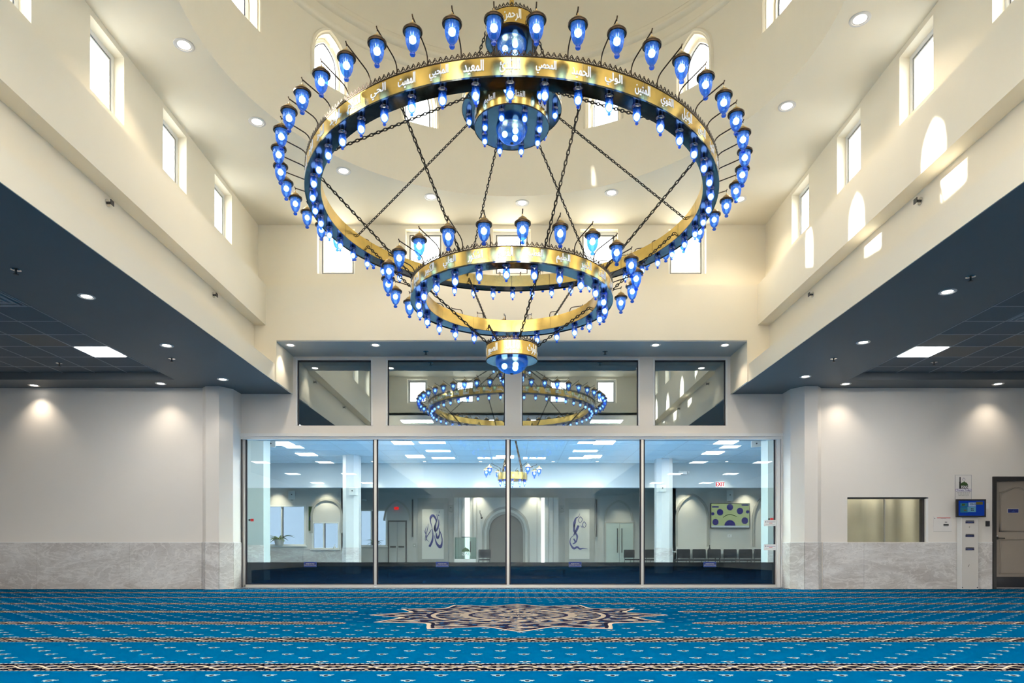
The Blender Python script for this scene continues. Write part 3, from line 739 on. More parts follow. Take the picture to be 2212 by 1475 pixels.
# to the right in the picture the list runs backwards: angle falls from fa
words48 = [NAMES[(k58 + (i if i <= 24 else i - 48)) % len(NAMES)] for i in range(48)]
ring(2.42, 2.25, 4.84, .17, 24, 48, 288, words48, .122, fa + A48*.42, fa + .006, fa + .008, 'large brass ring with white script')
words24 = [NAMES[(NAMES.index('الغفور') + (i if i <= 12 else i - 24)) % len(NAMES)] for i in range(24)]
ring(1.22, 1.04, 3.745, .16, 12, 24, 144, words24, .116, fa - A24*.28, fa + .05, fa + .06, 'smaller brass ring below the large one')
def hub(r, zb, h, words, size, ncrest, bowl_r, bowl_d, phase, crest=True):
    d = MB().lathe([(r, zb), (r, zb + h), (r - .004, zb + h), (r - .004, zb + .004), (.001, zb + .004), (.001, zb), (r, zb)], 64)
    hb = cpart(d, 'hub_drum', 'brass', smooth=True)
    cpart(MB().lathe([(r - .002, zb - .001), (bowl_r*.9, zb - .001), (bowl_r*.9, zb - .003), (r - .002, zb - .003)], 64), 'underplate', 'brass_polish', hb)
    cpart(MB().lathe([(r - .001, zb - .006), (r + .006, zb - .006), (r + .006, zb + .006), (r, zb + .006)], 64), 'rim', 'bronze', hb, True)
    if crest: cpart(cresting(r, zb + h, ncrest), 'cresting', 'bronze', hb, kind='stuff')
    for i, w in enumerate(words): inscription(w, phase + 2*PI*i/len(words), r, zb + h*.52, size, hb)
    if bowl_d:
        cpart(MB().lathe([(bowl_r, zb - .003)] + [(max(.001, bowl_r*math.cos(PI/2*j/10)), zb - .003 - bowl_d*math.sin(PI/2*j/10)) for j in range(1, 11)], 32), 'glass_bowl', 'lamp_glass', hb, True)
        cpart(MB().lathe([(.001, zb - bowl_d - .012), (.018, zb - bowl_d - .008), (.022, zb - bowl_d + .002), (.001, zb - bowl_d + .008)], 12), 'bowl_finial', 'bronze', hb, True)
        for i in range(3):
            a = 2*PI*i/3 + .5; cpart(MB().sphere(cp(a, bowl_r*.45, zb - bowl_d*.42), .036, 12, 8), 'bulb', 'bulb', hb, True)
    return hb
hub(.311, 3.055, .165, ['الرشيد', 'الصبور', 'النور', 'البديع', 'الباقي', 'الهادي', 'الوارث'][:7], .125, 40, .198, .155, fa - .02)
hub(.4525, 5.90, .20, ['الفتاح', 'العليم', 'القابض', 'الباسط', 'الخافض', 'الرافع', 'الرزاق', 'الوهاب'], .11, 52, .19, .185, fa - .16, False)
hub(.602, 6.105, .17, ['القهار', 'الغفار', 'المصور', 'البارئ', 'الخالق', 'المتكبر', 'الجبار', 'العزيز', 'المهيمن', 'السلام'], .11, 70, .455, 0, fa)
hub(.317, 6.94, .19, ['الرحمن', 'الرحيم', 'الملك', 'القدوس', 'السلام'], .15, 40, .18, .17, fa)
for i in range(8):
    pendant(fa + PI/8 + 2*PI*i/8 - .05, .355, 5.896, sc=.92); pendant(fa + .12 + 2*PI*i/8, .528, 6.10, sc=.92)
cpart(MB().tube([(0, 0, 7.12), (0, 0, ZD + 2.98)], .027, 12), 'hanging_rod', 'brass', smooth=True)
cpart(MB().lathe([(.001, ZD + 2.80), (.09, ZD + 2.84), (.16, ZD + 2.96), (.16, ZD + 2.99)], 24), 'ceiling_rose', 'brass', smooth=True)
def chain(A, B, L=.060, wire=.0062, w=.021):
    A, B = Vector(A), Vector(B); t = (B - A); D = t.length; t.normalize()
    u = t.cross(Vector((0, 0, 1))); u.normalize(); w2 = t.cross(u)
    n = max(2, round(D / (L*.78))); mb = MB()
    base = []
    for k in range(10):
        q = 2*PI*k/10; base.append((L*.5*math.cos(q)*(1.0), w*.62*math.sin(q)))
    for i in range(n):
        c = A + t * D * (i + .5) / n; s_ = u if i % 2 else w2
        mb.tube([c + t*x + s_*y for x, y in base], wire, 4, True)
    return mb
def ang(deg): return math.radians(deg)
def add_chain(A, B, label=None): cpart(chain(A, B), 'chain', 'chainmetal')
for g in (-17.6, 32, 80.5, 132.7, 187, -118.5, -68): add_chain(cp(ang(g), .56, 6.11), cp(ang(g), 2.245, 4.97))
for k in range(8): g = -17 + 45*k; add_chain(cp(ang(g), 2.245, 4.93), cp(ang(g), 1.16, 3.90))
for k in range(4): g = -17.6 + 90*k; add_chain(cp(ang(g), 1.035, 3.82), cp(ang(g), .30, 3.24))
for k in range(6): g = 25 + 60*k; add_chain(cp(ang(g), .31, 7.06), cp(ang(g), .57, 6.28))
# ------------------------------------------------------------------ things on the service-window wall
def wx(px): return XX(px, DW)
def wz(py): return ZZ(py, DW)
# service window
root = sroot('window_%d' % (wn + 1)); wn += 1
x0, x1, z0, z1 = 6.68, 8.29, .933, 1.828
MB().box(x0, x1, DW + .05, DW + .16, z1 - .03, z1).build('head_track', 'darkmetal', root)
MB().box(x1 - .045, x1, DW + .0, DW + .2, z0, z1 - .03).build('side_jamb', 'white', root); MB().box(x1 - .06, x1 - .045, DW + .05, DW + .2, z0, z1 - .03).build('gasket', 'gasket', root)
xm = wx(1916)
MB().box(x0, xm + .01, DW + .08, DW + .088, z0, z1 - .03).build('pane', 'service_glass', root); MB().box(xm, x1 - .06, DW + .11, DW + .118, z0, z1 - .03).build('pane', 'service_glass', root)
MB().box(xm - .004, xm + .008, DW + .075, DW + .12, z0, z1 - .03).build('pane_edge', 'panelgrey', root)
mb = MB(); mb.box(x0 - .3, x1 + .3, DW + 1.5, DW + 1.55, 0, 2.6); mb.box(x0 - .35, x0 - .3, DW + .3, DW + 1.55, 0, 2.6); mb.box(x1 + .3, x1 + .35, DW + .3, DW + 1.55, 0, 2.6); mb.box(x0 - .3, x1 + .3, DW + .3, DW + 1.55, 2.55, 2.6); mb.box(x0-.3, x1+.3, DW+.3, DW+1.55, 0, .05)
struct('wall_office', mb, 'niche')
MB().box(6.95, 7.65, DW + .33, DW + .60, 2.53, 2.55).build('office_fill', 'beyond_light', root)  # unseen fill lamp added to brighten the curtain
# hanging vertical drapes behind the service glass
import itertools
v = []; n = 60
for i in range(n + 1):
    t = i / n; x = x0 - .1 + (x1 - x0 + .2) * t
    y = DW + .50 + .06*math.sin(t*9.5 + .6) + .03*math.sin(t*31 + 1) + .02*math.sin(t*17)
    v += [(x, y, .5), (x, y, 2.3)]
dp = MB().add(v, [(2*i, 2*i+2, 2*i+3, 2*i+1) for i in range(n)]).build('curtain', 'curtain', None, True)
tag(dp, 'pale olive curtain hanging in folds behind the service window glass', 'curtain')
# door
dx0, dx1 = 9.565, 10.60
root = sroot('door_5')
mb = MB(); fw = .066; mb.box(dx0, dx0 + fw, DW - .03, DW + .12, 0, 2.235); mb.box(dx1 - fw, dx1, DW - .03, DW + .12, 0, 2.235); mb.box(dx0 + fw, dx1 - fw, DW - .03, DW + .12, 2.15, 2.235)
mb.build('door_frame', 'doorframe', root)
lx0, lx1 = dx0 + fw, dx1 - fw
MB().box(lx0, lx1, DW + .045, DW + .09, .012, 2.15).build('door_leaf', 'doortan', root)
lw = lx1 - lx0
def moulding(z0, z1, arch):
    a, b = lx0 + .105, lx1 - .105; y = DW + .043
    pts = [(a, y, z0), (b, y, z0)]
    if arch: pts += [(a + (b - a)*t, y, z1 + .10*(math.sin(PI*t)**2)) for t in np.linspace(1, 0, 21)]
    else: pts += [(b, y, z1), (a, y, z1)]
    MB().tube(pts, .011, 6, True).build('panel_moulding', 'doortan', root, True)
    MB().tube([((p[0] - (a+b)/2)*.92 + (a+b)/2, y, (p[2] - (z0+z1)/2)*(.95) + (z0+z1)/2) for p in pts], .007, 6, True).build('panel_moulding', 'doortan', root, True)
moulding(1.14, 1.93, True); moulding(.30, .99, False)
MB().box(lx0 + .005, lx1 - .005, DW + .040, DW + .046, .03, .24).build('kick_plate', 'kick', root)
hz = wz(1162)
h = MB(); h.tube([(lx0 + .055, DW + .045, hz), (lx0 + .055, DW - .02, hz)], .012, 8); h.tube([(lx0 + .055, DW - .02, hz), (lx0 + .17, DW - .02, hz - .005)], .010, 8); h.lathe([(.033, -.005), (.033, .005)], 12, (0, 0, 0)) if 0 else None
h.box(lx0 + .03, lx0 + .08, DW + .035, DW + .045, hz - .03, hz + .03); h.build('lever_handle', 'darkmetal', root, True)
MB().tube([(lx0 + .045, DW + .045, hz + .045), (lx0 + .045, DW + .02, hz + .045)], .018, 12).build('lock_cylinder', 'chrome', root, True)
t = thing('door_sign', (wx(2192), DW + .044, wz(1103)), 'small navy name plate on the tan door', 'sign')
MB().box(-.105, .105, -.006, 0, -.037, .037).build('plate', 'blue_sign', t); MB().box(-.11, .11, -.003, .001, -.042, .042).build('border', 'print_white', t)
MB().box(-.03, .03, -.008, -.006, -.016, -.010).build('print_line', 'lightblue', t); MB().box(-.006, .006, -.008, -.006, .006, .014).build('print_line', 'lightblue', t)
# card reader
t = thing('card_reader', (wx(2132.7), DW, wz(1131)), 'small black card reader on the wall beside the tan door', 'card reader')
MB().box(-.036, .036, -.025, 0, -.052, .052).build('body', 'black', t); MB().box(-.03, .03, -.029, -.025, -.045, .045).build('face', 'gasket', t)
# kiosk
kx0, kx1 = wx(2067), wx(2101.5)
t = thing('donation_kiosk', ((kx0+kx1)/2, DW - .02, 0), 'tall pale metal donation box standing against the stone base below the screen', 'donation box')
kw = (kx1 - kx0)/2; zt = wz(1112)
MB().box(-kw, kw, -.13, -.002, .003, zt).build('body', 'kioskpaint', t)
MB().box(-kw - .012, -kw, -.135, -.002, .003, zt).build('side_flange', 'white', t)
MB().box(kw, kw + .006, -.132, -.002, .003, zt).build('side_flange', 'paper', t)
for py in (1128.5, 1157.6, 1186):
    z = wz(py) + .012
    p_ = MB().box(-.085, .085, -.134, -.13, z - .034, z + .008).build('slot_label', 'navy_sign', t)
    MB().box(-.08, .08, -.136, -.13, z + .012, z + .022).build('coin_slot', 'black', t)
    MB().box(-.045, .045, -.136, -.134, z - .018, z - .012).build('print_line', 'lightblue', p_)
MB().tube([(-.01, -.133, wz(1139)), (-.01, -.128, wz(1139))], .009, 10).build('lock', 'chrome', t)
MB().tube([(-.035, -.131, wz(1224)), (-.01, -.131, wz(1219))], .004, 5).build('scratch_mark', 'darkmetal', t)
for sx in (-1, 1): MB().tube([(sx*(kw - .01), -.133, .035), (sx*(kw - .01), -.127, .035)], .012, 8).build('bolt', 'black', t)
# screen
sx0, sx1, sz0, sz1 = wx(2053.6), wx(2116), wz(1118), wz(1079.6)
sc = thing('wall_screen', ((sx0+sx1)/2, DW, (sz0+sz1)/2), 'black framed display screen showing blue tiles above the donation box', 'screen')
w, h_ = (sx1-sx0)/2, (sz1-sz0)/2
MB().box(-w, w, -.19, -.15, -h_, h_).build('housing', 'black', sc); MB().box(-.08, .08, -.15, 0, -.06, .06).build('bracket', 'darkmetal', sc)
dsp = MB().box(-w + .035, w - .035, -.192, -.19, -h_ + .03, h_ - .03).build('display', 'screen_blue', sc)
for i, (a, b, c, d, m) in enumerate(((-.22, -.075, .03, .10, 'screen_teal'), (-.22, -.075, -.085, .02, 'screen_teal'), (-.06, .085, .035, .11, 'screen_pale'), (-.08, .085, -.075, .028, 'screen_pale2'), (.09, .22, .07, .125, 'screen_olive'))):
    MB().box(a, b, -.1935, -.192, c, d).build('screen_tile', m, dsp)
MB().box(-.19, -.13, -.1945, -.1935, .045, .085).build('screen_tile', 'print_green', dsp); MB().box(-.15, -.10, -.1945, -.1935, -.055, -.03).build('screen_tile', 'screen_olive', dsp)
wall_text('ISNS', .06, .028, -.1945, .075, 'print_black', dsp)
for a, b in ((.0, -.01), (.03, -.01), (.0, -.04), (.03, -.04)): MB().box(a - .012, a + .012, -.195, -.1935, b - .008, b + .008).build('screen_tile', 'print_black', dsp)
MB().box(w, w + .07, -.16, -.12, -.01, .10).build('card_slot', 'white', sc)
# donation notice above the screen
nx0, nx1, nz0, nz1 = wx(2062), wx(2099.5), wz(1085), wz(1024.5)
t = thing('donation_notice', ((nx0+nx1)/2, DW, (nz0+nz1)/2), 'upright white notice with minaret and dome emblem on the wall above the screen', 'notice')
w, h_ = (nx1-nx0)/2, (nz1-nz0)/2
MB().box(-w, w, -.010, 0, -h_, h_).build('board', 'paper', t)
b = MB(); e = .012; g = .006
for q in ((-w+e, -w+e+g, -h_, h_-e), (w-e-g, w-e, -h_, h_-e), (-w+e, w-e, h_-e-g, h_-e)): b.box(q[0], q[1], -.012, -.010, q[2], q[3])
b.build('border_line', 'panelgrey', t)
zc_ = h_ - .20
mi = MB(); mi.box(-.085, -.052, -.013, -.010, zc_ - .085, zc_ + .055); mi.box(-.080, -.057, -.013, -.010, zc_ + .055, zc_ + .145); mi.box(-.086, -.051, -.013, -.010, zc_ + .04, zc_ + .055)
mi.build('emblem_minaret', 'print_black', t)
dome = [(.078*math.cos(q), zc_ - .03 + .078*math.sin(q)) for q in np.linspace(0, PI, 17)]; dome[8] = (0, zc_ + .065)
MB().prism([(x + .012, z) for x, z in dome], -.0135, -.010, 'y').build('emblem_dome', 'print_green', t)
MB().box(-.066, .090, -.013, -.010, zc_ - .085, zc_ - .03).build('emblem_base', 'print_black', t)
wall_text('ISNS', .082, .016, -.015, zc_ - .055, 'print_white', t, squeeze=.85, bold=.004)
for x, z in ((-.025, .105), (.0, .125), (.025, .12), (-.01, .085), (.03, .09)): MB().box(x - .006, x + .006, -.013, -.010, zc_ + z - .005, zc_ + z + .005).build('emblem_bird', 'print_purple', t)
pz = zc_ - .115
pill = [(.135 + .026*math.cos(q), pz + .026*math.sin(q)) for q in np.linspace(-PI/2, PI/2, 9)] + [(-.135 + .026*math.cos(q), pz + .026*math.sin(q)) for q in np.linspace(PI/2, 3*PI/2, 9)]
MB().prism(pill, -.0125, -.010, 'y').build('pill_border', 'print_purple', t)
MB().prism([(x*.965, pz + (z - pz)*.82) for x, z in pill], -.0135, -.010, 'y').build('pill_fill', 'print_white', t)
wall_text('Donate Today', .046, 0, -.015, pz, 'print_purple', t, squeeze=1.02)
for i, wd in enumerate((.125, .105, .10)):
    rr = random.Random(i); xx = -wd
    mm = MB()
    while xx < wd:
        l = rr.uniform(.015, .05); mm.box(xx, min(wd, xx + l), -.0125, -.010, pz - .052 - .027*i - .005, pz - .052 - .027*i + .005); xx += l + .012
    mm.build('print_line', 'panelgrey', t)
# small payment notice
nx0, nx1, nz0, nz1 = wx(2016.5), wx(2055.5), wz(1147.4), wz(1115.6)
t = thing('payment_notice', ((nx0+nx1)/2, DW, (nz0+nz1)/2), 'small landscape white notice with a black button, between service window and kiosk', 'notice')
w, h_ = (nx1-nx0)/2, (nz1-nz0)/2
MB().box(-w, w, -.008, 0, -h_, h_).build('board', 'paper', t); MB().box(-w, w, -.006, .0, -h_ - .006, -h_).build('board_edge', 'panelgrey', t)
MB().box(-.115, .155, -.0095, -.008, h_ - .030, h_ - .019).build('print_line', 'print_red', t); MB().box(-.04, .07, -.0095, -.008, h_ - .046, h_ - .039).build('print_line', 'panelgrey', t)
MB().prism([(-.165, h_ - .02), (-.145, h_ - .045), (-.162, h_ - .048)], -.0095, -.008, 'y').build('logo_mark', 'print_black', t)
MB().box(.015, .12, -.0095, -.008, -.035, -.002).build('button_print', 'print_black', t); MB().box(.042, .088, -.0095, -.008, .028, .042).build('print_line', 'print_black', t); MB().box(.02, .11, -.0095, -.008, -.058, -.052).build('print_line', 'panelgrey', t)
# notices on the glass doors
def leaning_sign(px, label):
    X = XX(px, DG); Z = ZZ(1219, DG)
    t = thing('door_notice', (X, DG + .02, Z), label, 'sign')
    MB().box(-.130, .130, -.004, 0, -.052, .052).build('border', 'lightblue', t); MB().box(-.120, .120, -.006, -.001, -.042, .042).build('plate', 'blue_sign', t)
    wall_text('PLEASE DO NOT', .024, 0, -.0075, .014, 'print_white', t); wall_text('LEAN ON GLASS WALL', .024, 0, -.0075, -.015, 'print_white', t)
leaning_sign(669.5, 'blue notice on the glass panel beside the blank-wall column'); leaning_sign(955, 'blue notice on the glass panel before the flowing blue calligraphy with crossing strokes')
leaning_sign(1242.5, 'blue notice on the glass panel before the calligraphy that ends in a long tail'); leaning_sign(1534, 'blue notice on the glass panel before the row of dark chairs')
for py0, py1, lb in ((1123, 1136, 'white warning label on the glass, under the red sticker'), (1175.5, 1188, 'white warning label on the glass, lower than the one with the red sticker')):
    t = thing('warning_label', (XX(1663, DG), DG - .005, ZZ((py0+py1)/2, DG)), lb, 'label'); h_ = (py1-py0)/2*DG/F
    MB().box(-.125, .125, -.004, 0, -h_, h_).build('sheet', 'print_white', t); MB().box(-.07, .11, -.006, -.004, .018, .026).build('print_line', 'print_purple', t); MB().box(-.02, .05, -.006, -.004, -.008, 0).build('print_line', 'print_red', t)
    MB().box(-.085, .105, -.006, -.004, -.032, -.027).build('print_line', 'panelgrey', t); MB().prism([(-.105, .03), (-.09, .035), (-.083, .01), (-.1, .015)], -.006, -.004, 'y').build('logo_mark', 'print_black', t)
for px, lb, sx in ((1668, 'tiny red and black sticker on the glass above the white warning labels', 1), (543, 'tiny red and black sticker on the glass next to the dark door pocket', 1)):
    t = thing('sticker', (XX(px, DG), DG + .03, ZZ(1121 if px > 1000 else 1123, DG)), lb, 'sticker')
    MB().box(-.028, .036, -.004, 0, -.026, .026).build('red_patch', 'print_red', t); MB().box(-.07, -.035, -.004, 0, -.02, .02).build('black_mark', 'print_black', t)
# ------------------------------------------------------------------ mirrored hall added beyond the glass, standing in for the wall's reflection
B0, BH, BL, BR, BM = DG + .14, 25.9, 28.1, 28.5, 31.0     # start, bulkhead, side walls (two depths), mihrab wall
ZB, ZBH, ZBS = 4.14, ZZ(1053, 25.9), 3.72                 # ceiling, bulkhead bottom, soffit behind it
struct('floor_beyond', MB().box(-12, 12, DG + .03, BM + .6, -.1, 0), 'beyondcarpet')
struct('ceiling_beyond', MB().box(-12, 12, DG + 1.0, BH + .3, ZB, ZB + .05), 'beyondupper')
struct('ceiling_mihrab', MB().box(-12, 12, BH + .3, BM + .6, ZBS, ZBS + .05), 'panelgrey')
mb = MB(); mb.box(-12, 12, BH, BH + .3, ZBH, ZB); struct('trim_bulkhead', mb, 'bulkhead')
struct('wall_beyond_left', MB().box(-12.2, -12, DG + .3, BM, 0, ZB), 'beyondwall'); struct('wall_beyond_right', MB().box(12, 12.2, DG + .3, BM, 0, ZB), 'beyondwall')
mb = MB(); mb.box(-12, -5.72, DG + .25, DG + .3, 0, 4.2); mb.box(5.6, 12, DG + .25, DG + .3, 0, 4.2); struct('wall_beyond_near', mb, 'beyondwall')
# side pieces just inside the glass
for sx, px, nm in ((-1, 569, 'left'), (1, 1659, 'right')):
    d = 18.0; x = XX(px, d); a, b = sorted((x, x + sx*2.2))
    rt = struct('trim_pier_' + nm, MB().box(a, b, d, d + .5, 0, ZB), 'piergreen')
    MB().box(a - .012*(sx > 0), b + .012*(sx < 0), d - .015, d, 0, .93).build('stone_slab', 'marble', rt)
# end walls with window openings to the sky
def bx_(px, d): return XX(px, d)
w1 = (bx_(570, BL), bx_(660, BL), ZZ(1178.5, BL), ZZ(1091, BL)); w2 = (bx_(674, BL), bx_(733, BL), ZZ(1186, BL), ZZ(1127, BL))
mb = MB(); wall_y(mb, -12, bx_(745, BL), 0, ZBS, BL, BL + .25, [w1, w2]); mb.box(bx_(745, BL) - .15, bx_(745, BL), BL, BM, 0, ZBS)
wb = struct('wall_end_far_left', mb, 'beyondwall')
for a, b in ((-12, -10.2), (-10.2, -8.6), (-8.6, bx_(745, BL))): MB().box(a + .003, b - .003, BL - .02, BL, 0, .90).build('stone_slab', 'marble', wb)
arch_band(MB(), bx_(706, BL), .66, .62, .57, .54, 1.55, 2.35, BL - .05, BL).build('arch_moulding', 'beyondtrim', wb)
w3 = (bx_(777, BM), bx_(836, BM), ZZ(1180, BM), ZZ(1101, BM))
mb = MB(); wall_y(mb, bx_(745, BL) - .1, 7.4, 0, ZBS, BM, BM + .25, [w3]); wm = struct('wall_mihrab', mb, 'mihrabwall_shade')
for px, ws in ((858, .62), (1336.5, .66)):
    arch_band(MB(), bx_(px, BM), ws, .85, ws - .08, .76, 2.2, ZZ(1120, BM), BM - .06, BM).build('arch_moulding', 'beyondtrim', wm)
mb = MB(); mb.box(6.7, 12, BR, BR + .25, 0, ZBS); mb.box(6.7, 6.85, BR, BM, 0, ZBS); wb2 = struct('wall_end_far_right', mb, 'beyondwall')
for px, ws in ((1495, .70), (1668, .85)):
    arch_band(MB(), bx_(px, BR), ws, .95, ws - .09, .85, 1.0, ZZ(1115, BR), BR - .07, BR).build('arch_moulding', 'beyondtrim', wb2)
for (a, b, c, e), d in ((w1, BL), (w2, BL), (w3, BM)):
    wn += 1; root = sroot('window_%d' % wn); fr = MB(); t = .06
    for q in ((a, a+t, c, e), (b-t, b, c, e), (a+t, b-t, c, c+t), (a+t, b-t, e-t, e)): fr.box(q[0], q[1], d - .02, d + .1, q[2], q[3])
    mx_ = a + (b-a)*.42; fr.box(mx_ - .03, mx_ + .03, d + .02, d + .1, c + t, e - t); fr.build('window_frame', 'frame_white', root)
    MB().box(mx_ + .03, mx_ + .06, d + .05, d + .09, c + t, e - t).build('gasket', 'gasket', root)
    MB().box(a+t, b-t, d + .06, d + .068, c+t, e-t).build('pane', 'beyond_pane', root)
    MB().box(a - .05, b + .05, d - .12, d + .02, c - .04, c).build('window_sill', 'frame_white', root)
# columns
def column(px0, px1, d, nm, label=None):
    a, b = bx_(px0, d), bx_(px1, d); ch = (b-a)*.26
    pts = [(a, d + .5), (a, d + ch), (a + ch, d), (b - ch, d), (b, d + ch), (b, d + .5)]
    rt = struct('trim_pillar_' + nm, MB().prism(pts, 0, ZB), 'beyondcol')
    q = [(x + (-.012 if x == a else .012 if x == b else 0), y - .012) for x, y in pts]
    MB().prism(q, 0, .92).build('stone_slab', 'marble', rt)
column(738, 773, 23.7, 'near_windows'); column(1420, 1455, 24.5, 'near_chairs')
# mihrab block
mx = bx_(1093, BM); bx0, bx1 = bx_(982.5, BM), bx_(1205, BM); ztop = ZZ(1076, BM)
wO, wI = 51*BM/F, 36.5*BM/F; zsp = ZZ(1148, BM); hO = ZZ(1095, BM) - zsp; hI = ZZ(1111, BM) - zsp
mh = sroot('wall_mihrab_block')
v = []; f = []; n = 24; xs = [bx0] + [mx - wO + 2*wO*i/n for i in range(n+1)] + [bx1]; D0 = BM - .45
for x in xs:
    zb = 0 if (x <= mx - wO + 1e-6 or x >= mx + wO - 1e-6) else zsp + arch_z(x - mx, wO, hO)
    v += [(x, D0, zb), (x, D0, ztop)]
mb = MB()
for i in range(len(xs)-1):
    a, b = xs[i], xs[i+1]
    if 0 < i < len(xs)-2:
        za, zb = zsp + arch_z(a - mx, wO, hO), zsp + arch_z(b - mx, wO, hO)
        mb.add([(a, D0, za), (b, D0, zb), (b, D0, ztop), (a, D0, ztop)], [(0, 1, 2, 3)])
    else: mb.add([(a, D0, 0), (b, D0, 0), (b, D0, ztop), (a, D0, ztop)], [(0, 1, 2, 3)])
mb.add([(bx0, D0, ztop), (bx1, D0, ztop), (bx1, BM, ztop), (bx0, BM, ztop), (bx0, D0, 0), (bx0, BM, 0), (bx1, D0, 0), (bx1, BM, 0)], [(0, 1, 2, 3), (4, 0, 3, 5), (6, 1, 2, 7)])
mb.build('block_face', 'beyondwall', mh)
for i in range(3):
    k0, k1 = i/3, (i+1)/3
    arch_band(MB(), mx, wO + (wI-wO)*k0, hO + (hI-hO)*k0, wO + (wI-wO)*k1, hO + (hI-hO)*k1, 0, zsp, D0 + (-.03, .05, .13)[i], D0 + .3).build('arch_step', ('beyondtrim', 'canvas', 'beyondtrim')[i], mh)
mb = MB().prism(arch_poly(mx, wI, 0, zsp, hI), D0 + .40, D0 + .42, 'y'); mb.build('niche_back', 'niche', mh)
for p0, p1 in ((1004.5, 1014.5), (1169.5, 1176)):
    MB().box(bx_(p0, D0), bx_(p1, D0), D0 - .02, D0 + .01, .3, ztop - .02).build('light_strip', 'strip_light', mh)
for p in (990, 998, 1022, 1030, 1160, 1185, 1195): MB().box(bx_(p, D0) - .012, bx_(p, D0) + .012, D0 - .02, D0, .05, ztop).build('flute', 'beyondtrim', mh)
# calligraphy panels
def stroke(mb, pts, wd, d, n=28):
    P_ = np.array(pts, float); m = len(P_)
    out = []
    for i in range(m - 1):
        p0, p1, p2, p3 = P_[max(0, i-1)], P_[i], P_[i+1], P_[min(m-1, i+2)]
        for k in range(6):
            t = k/6; out.append(.5*((2*p1) + (-p0+p2)*t + (2*p0-5*p1+4*p2-p3)*t*t + (-p0+3*p1-3*p2+p3)*t**3))
    out.append(P_[-1]); out = np.array(out); N_ = len(out); L = []; R_ = []
    for i in range(N_):
        tn = out[min(N_-1, i+1)] - out[max(0, i-1)]; tn /= (np.linalg.norm(tn) + 1e-9); nn = np.array((-tn[1], tn[0]))
        s_ = i/(N_-1)*(len(wd)-1); j = min(len(wd)-2, int(s_)); w = wd[j] + (wd[j+1]-wd[j])*(s_-j)
        L.append(out[i] + nn*w/2); R_.append(out[i] - nn*w/2)
    for i in range(N_-1):
        q = [L[i], L[i+1], R_[i+1], R_[i]]
        mb.add([(p[0], d, p[1]) for p in q] + [(p[0], d + .012, p[1]) for p in q], [(0, 1, 2, 3), (7, 6, 5, 4), (0, 4, 5, 1), (2, 6, 7, 3)])
def calligraphy(o0, o1, i0, i1, strokes, label, zoff=0):
    d = BM - .05; cxx = bx_((o0+o1)/2, BM)
    t = thing('calligraphy_panel', (cxx, BM - .02, 0), label, 'wall panel')
    L = (cxx, BM - .02, 0)
    MB().box(bx_(o0, BM), bx_(o1, BM), d, BM - .001, ZZ(1213, BM), ZZ(1076, BM)).build('surround', 'beyondtrim', t, off=L)
    MB().box(bx_(i0, BM), bx_(i1, BM), d - .02, d, ZZ(1207, BM), ZZ(1100, BM)).build('canvas', 'canvas', t, off=L)
    MB().box(bx_(i0, BM), bx_(i1, BM), d - .012, d, ZZ(1100, BM), ZZ(1086, BM)).build('header_strip', 'panelgrey', t, off=L)
    for pts, wd in strokes:
        mb = MB(); stroke(mb, [(bx_(p[0], BM), ZZ(p[1], BM)) for p in pts], [w*1.45*BM/F for w in wd], d - .034); mb.build('brush_stroke', 'ink_blue', t, off=L)
def zp(l, ox, oy, s): return [(ox + x/s, oy + y/s) for x, y in l]
s1 = 9.836
calligraphy(902, 968, 912, 959, [
    (zp([(275, 1090), (330, 980), (350, 850), (335, 700), (300, 560), (300, 470), (345, 425), (395, 470), (420, 560), (390, 640), (385, 720), (410, 790)], 900, 1070, s1), [3.2, 3, 1.6, .8, 1.4, 3, 3.4, 2.6, 1.5, 1.4, 2.4, 1]),
    (zp([(432, 400), (440, 500), (410, 600), (395, 690), (405, 770)], 900, 1070, s1), [.5, 1.2, 2.0, 3.0, 1.2]),
    (zp([(475, 510), (470, 620), (440, 720), (405, 760)], 900, 1070, s1), [.6, 2.0, 2.8, 1.5]),
    (zp([(420, 800), (430, 880), (455, 900), (485, 840), (490, 740), (475, 690)], 900, 1070, s1), [1.2, 2.6, 3.4, 1.6, 1.2, .5]),
    (zp([(490, 740), (530, 850), (545, 970), (520, 1080), (485, 1085), (430, 1020), (395, 920), (375, 840)], 900, 1070, s1), [.8, 1.4, 1.4, 3.8, 4.2, 2.6, 1.0, .5]),
    (zp([(320, 720), (270, 800), (220, 880), (195, 965)], 900, 1070, s1), [.5, 1, 1, .7]), (zp([(250, 600), (235, 720), (195, 860), (180, 950)], 900, 1070, s1), [.5, .8, .7, .4]),
    (zp([(160, 740), (200, 830), (215, 930), (270, 990)], 900, 1070, s1), [.4, .8, .8, .4]), (zp([(210, 660), (190, 760), (215, 860)], 900, 1070, s1), [.4, .7, .4]),
    (zp([(488, 340), (475, 375)], 900, 1070, s1), [.8, .4]), (zp([(460, 415), (480, 435)], 900, 1070, s1), [1, 1])],
    'pale panel with dark blue script of crossing looped strokes, behind the glass')
s2 = 5.267
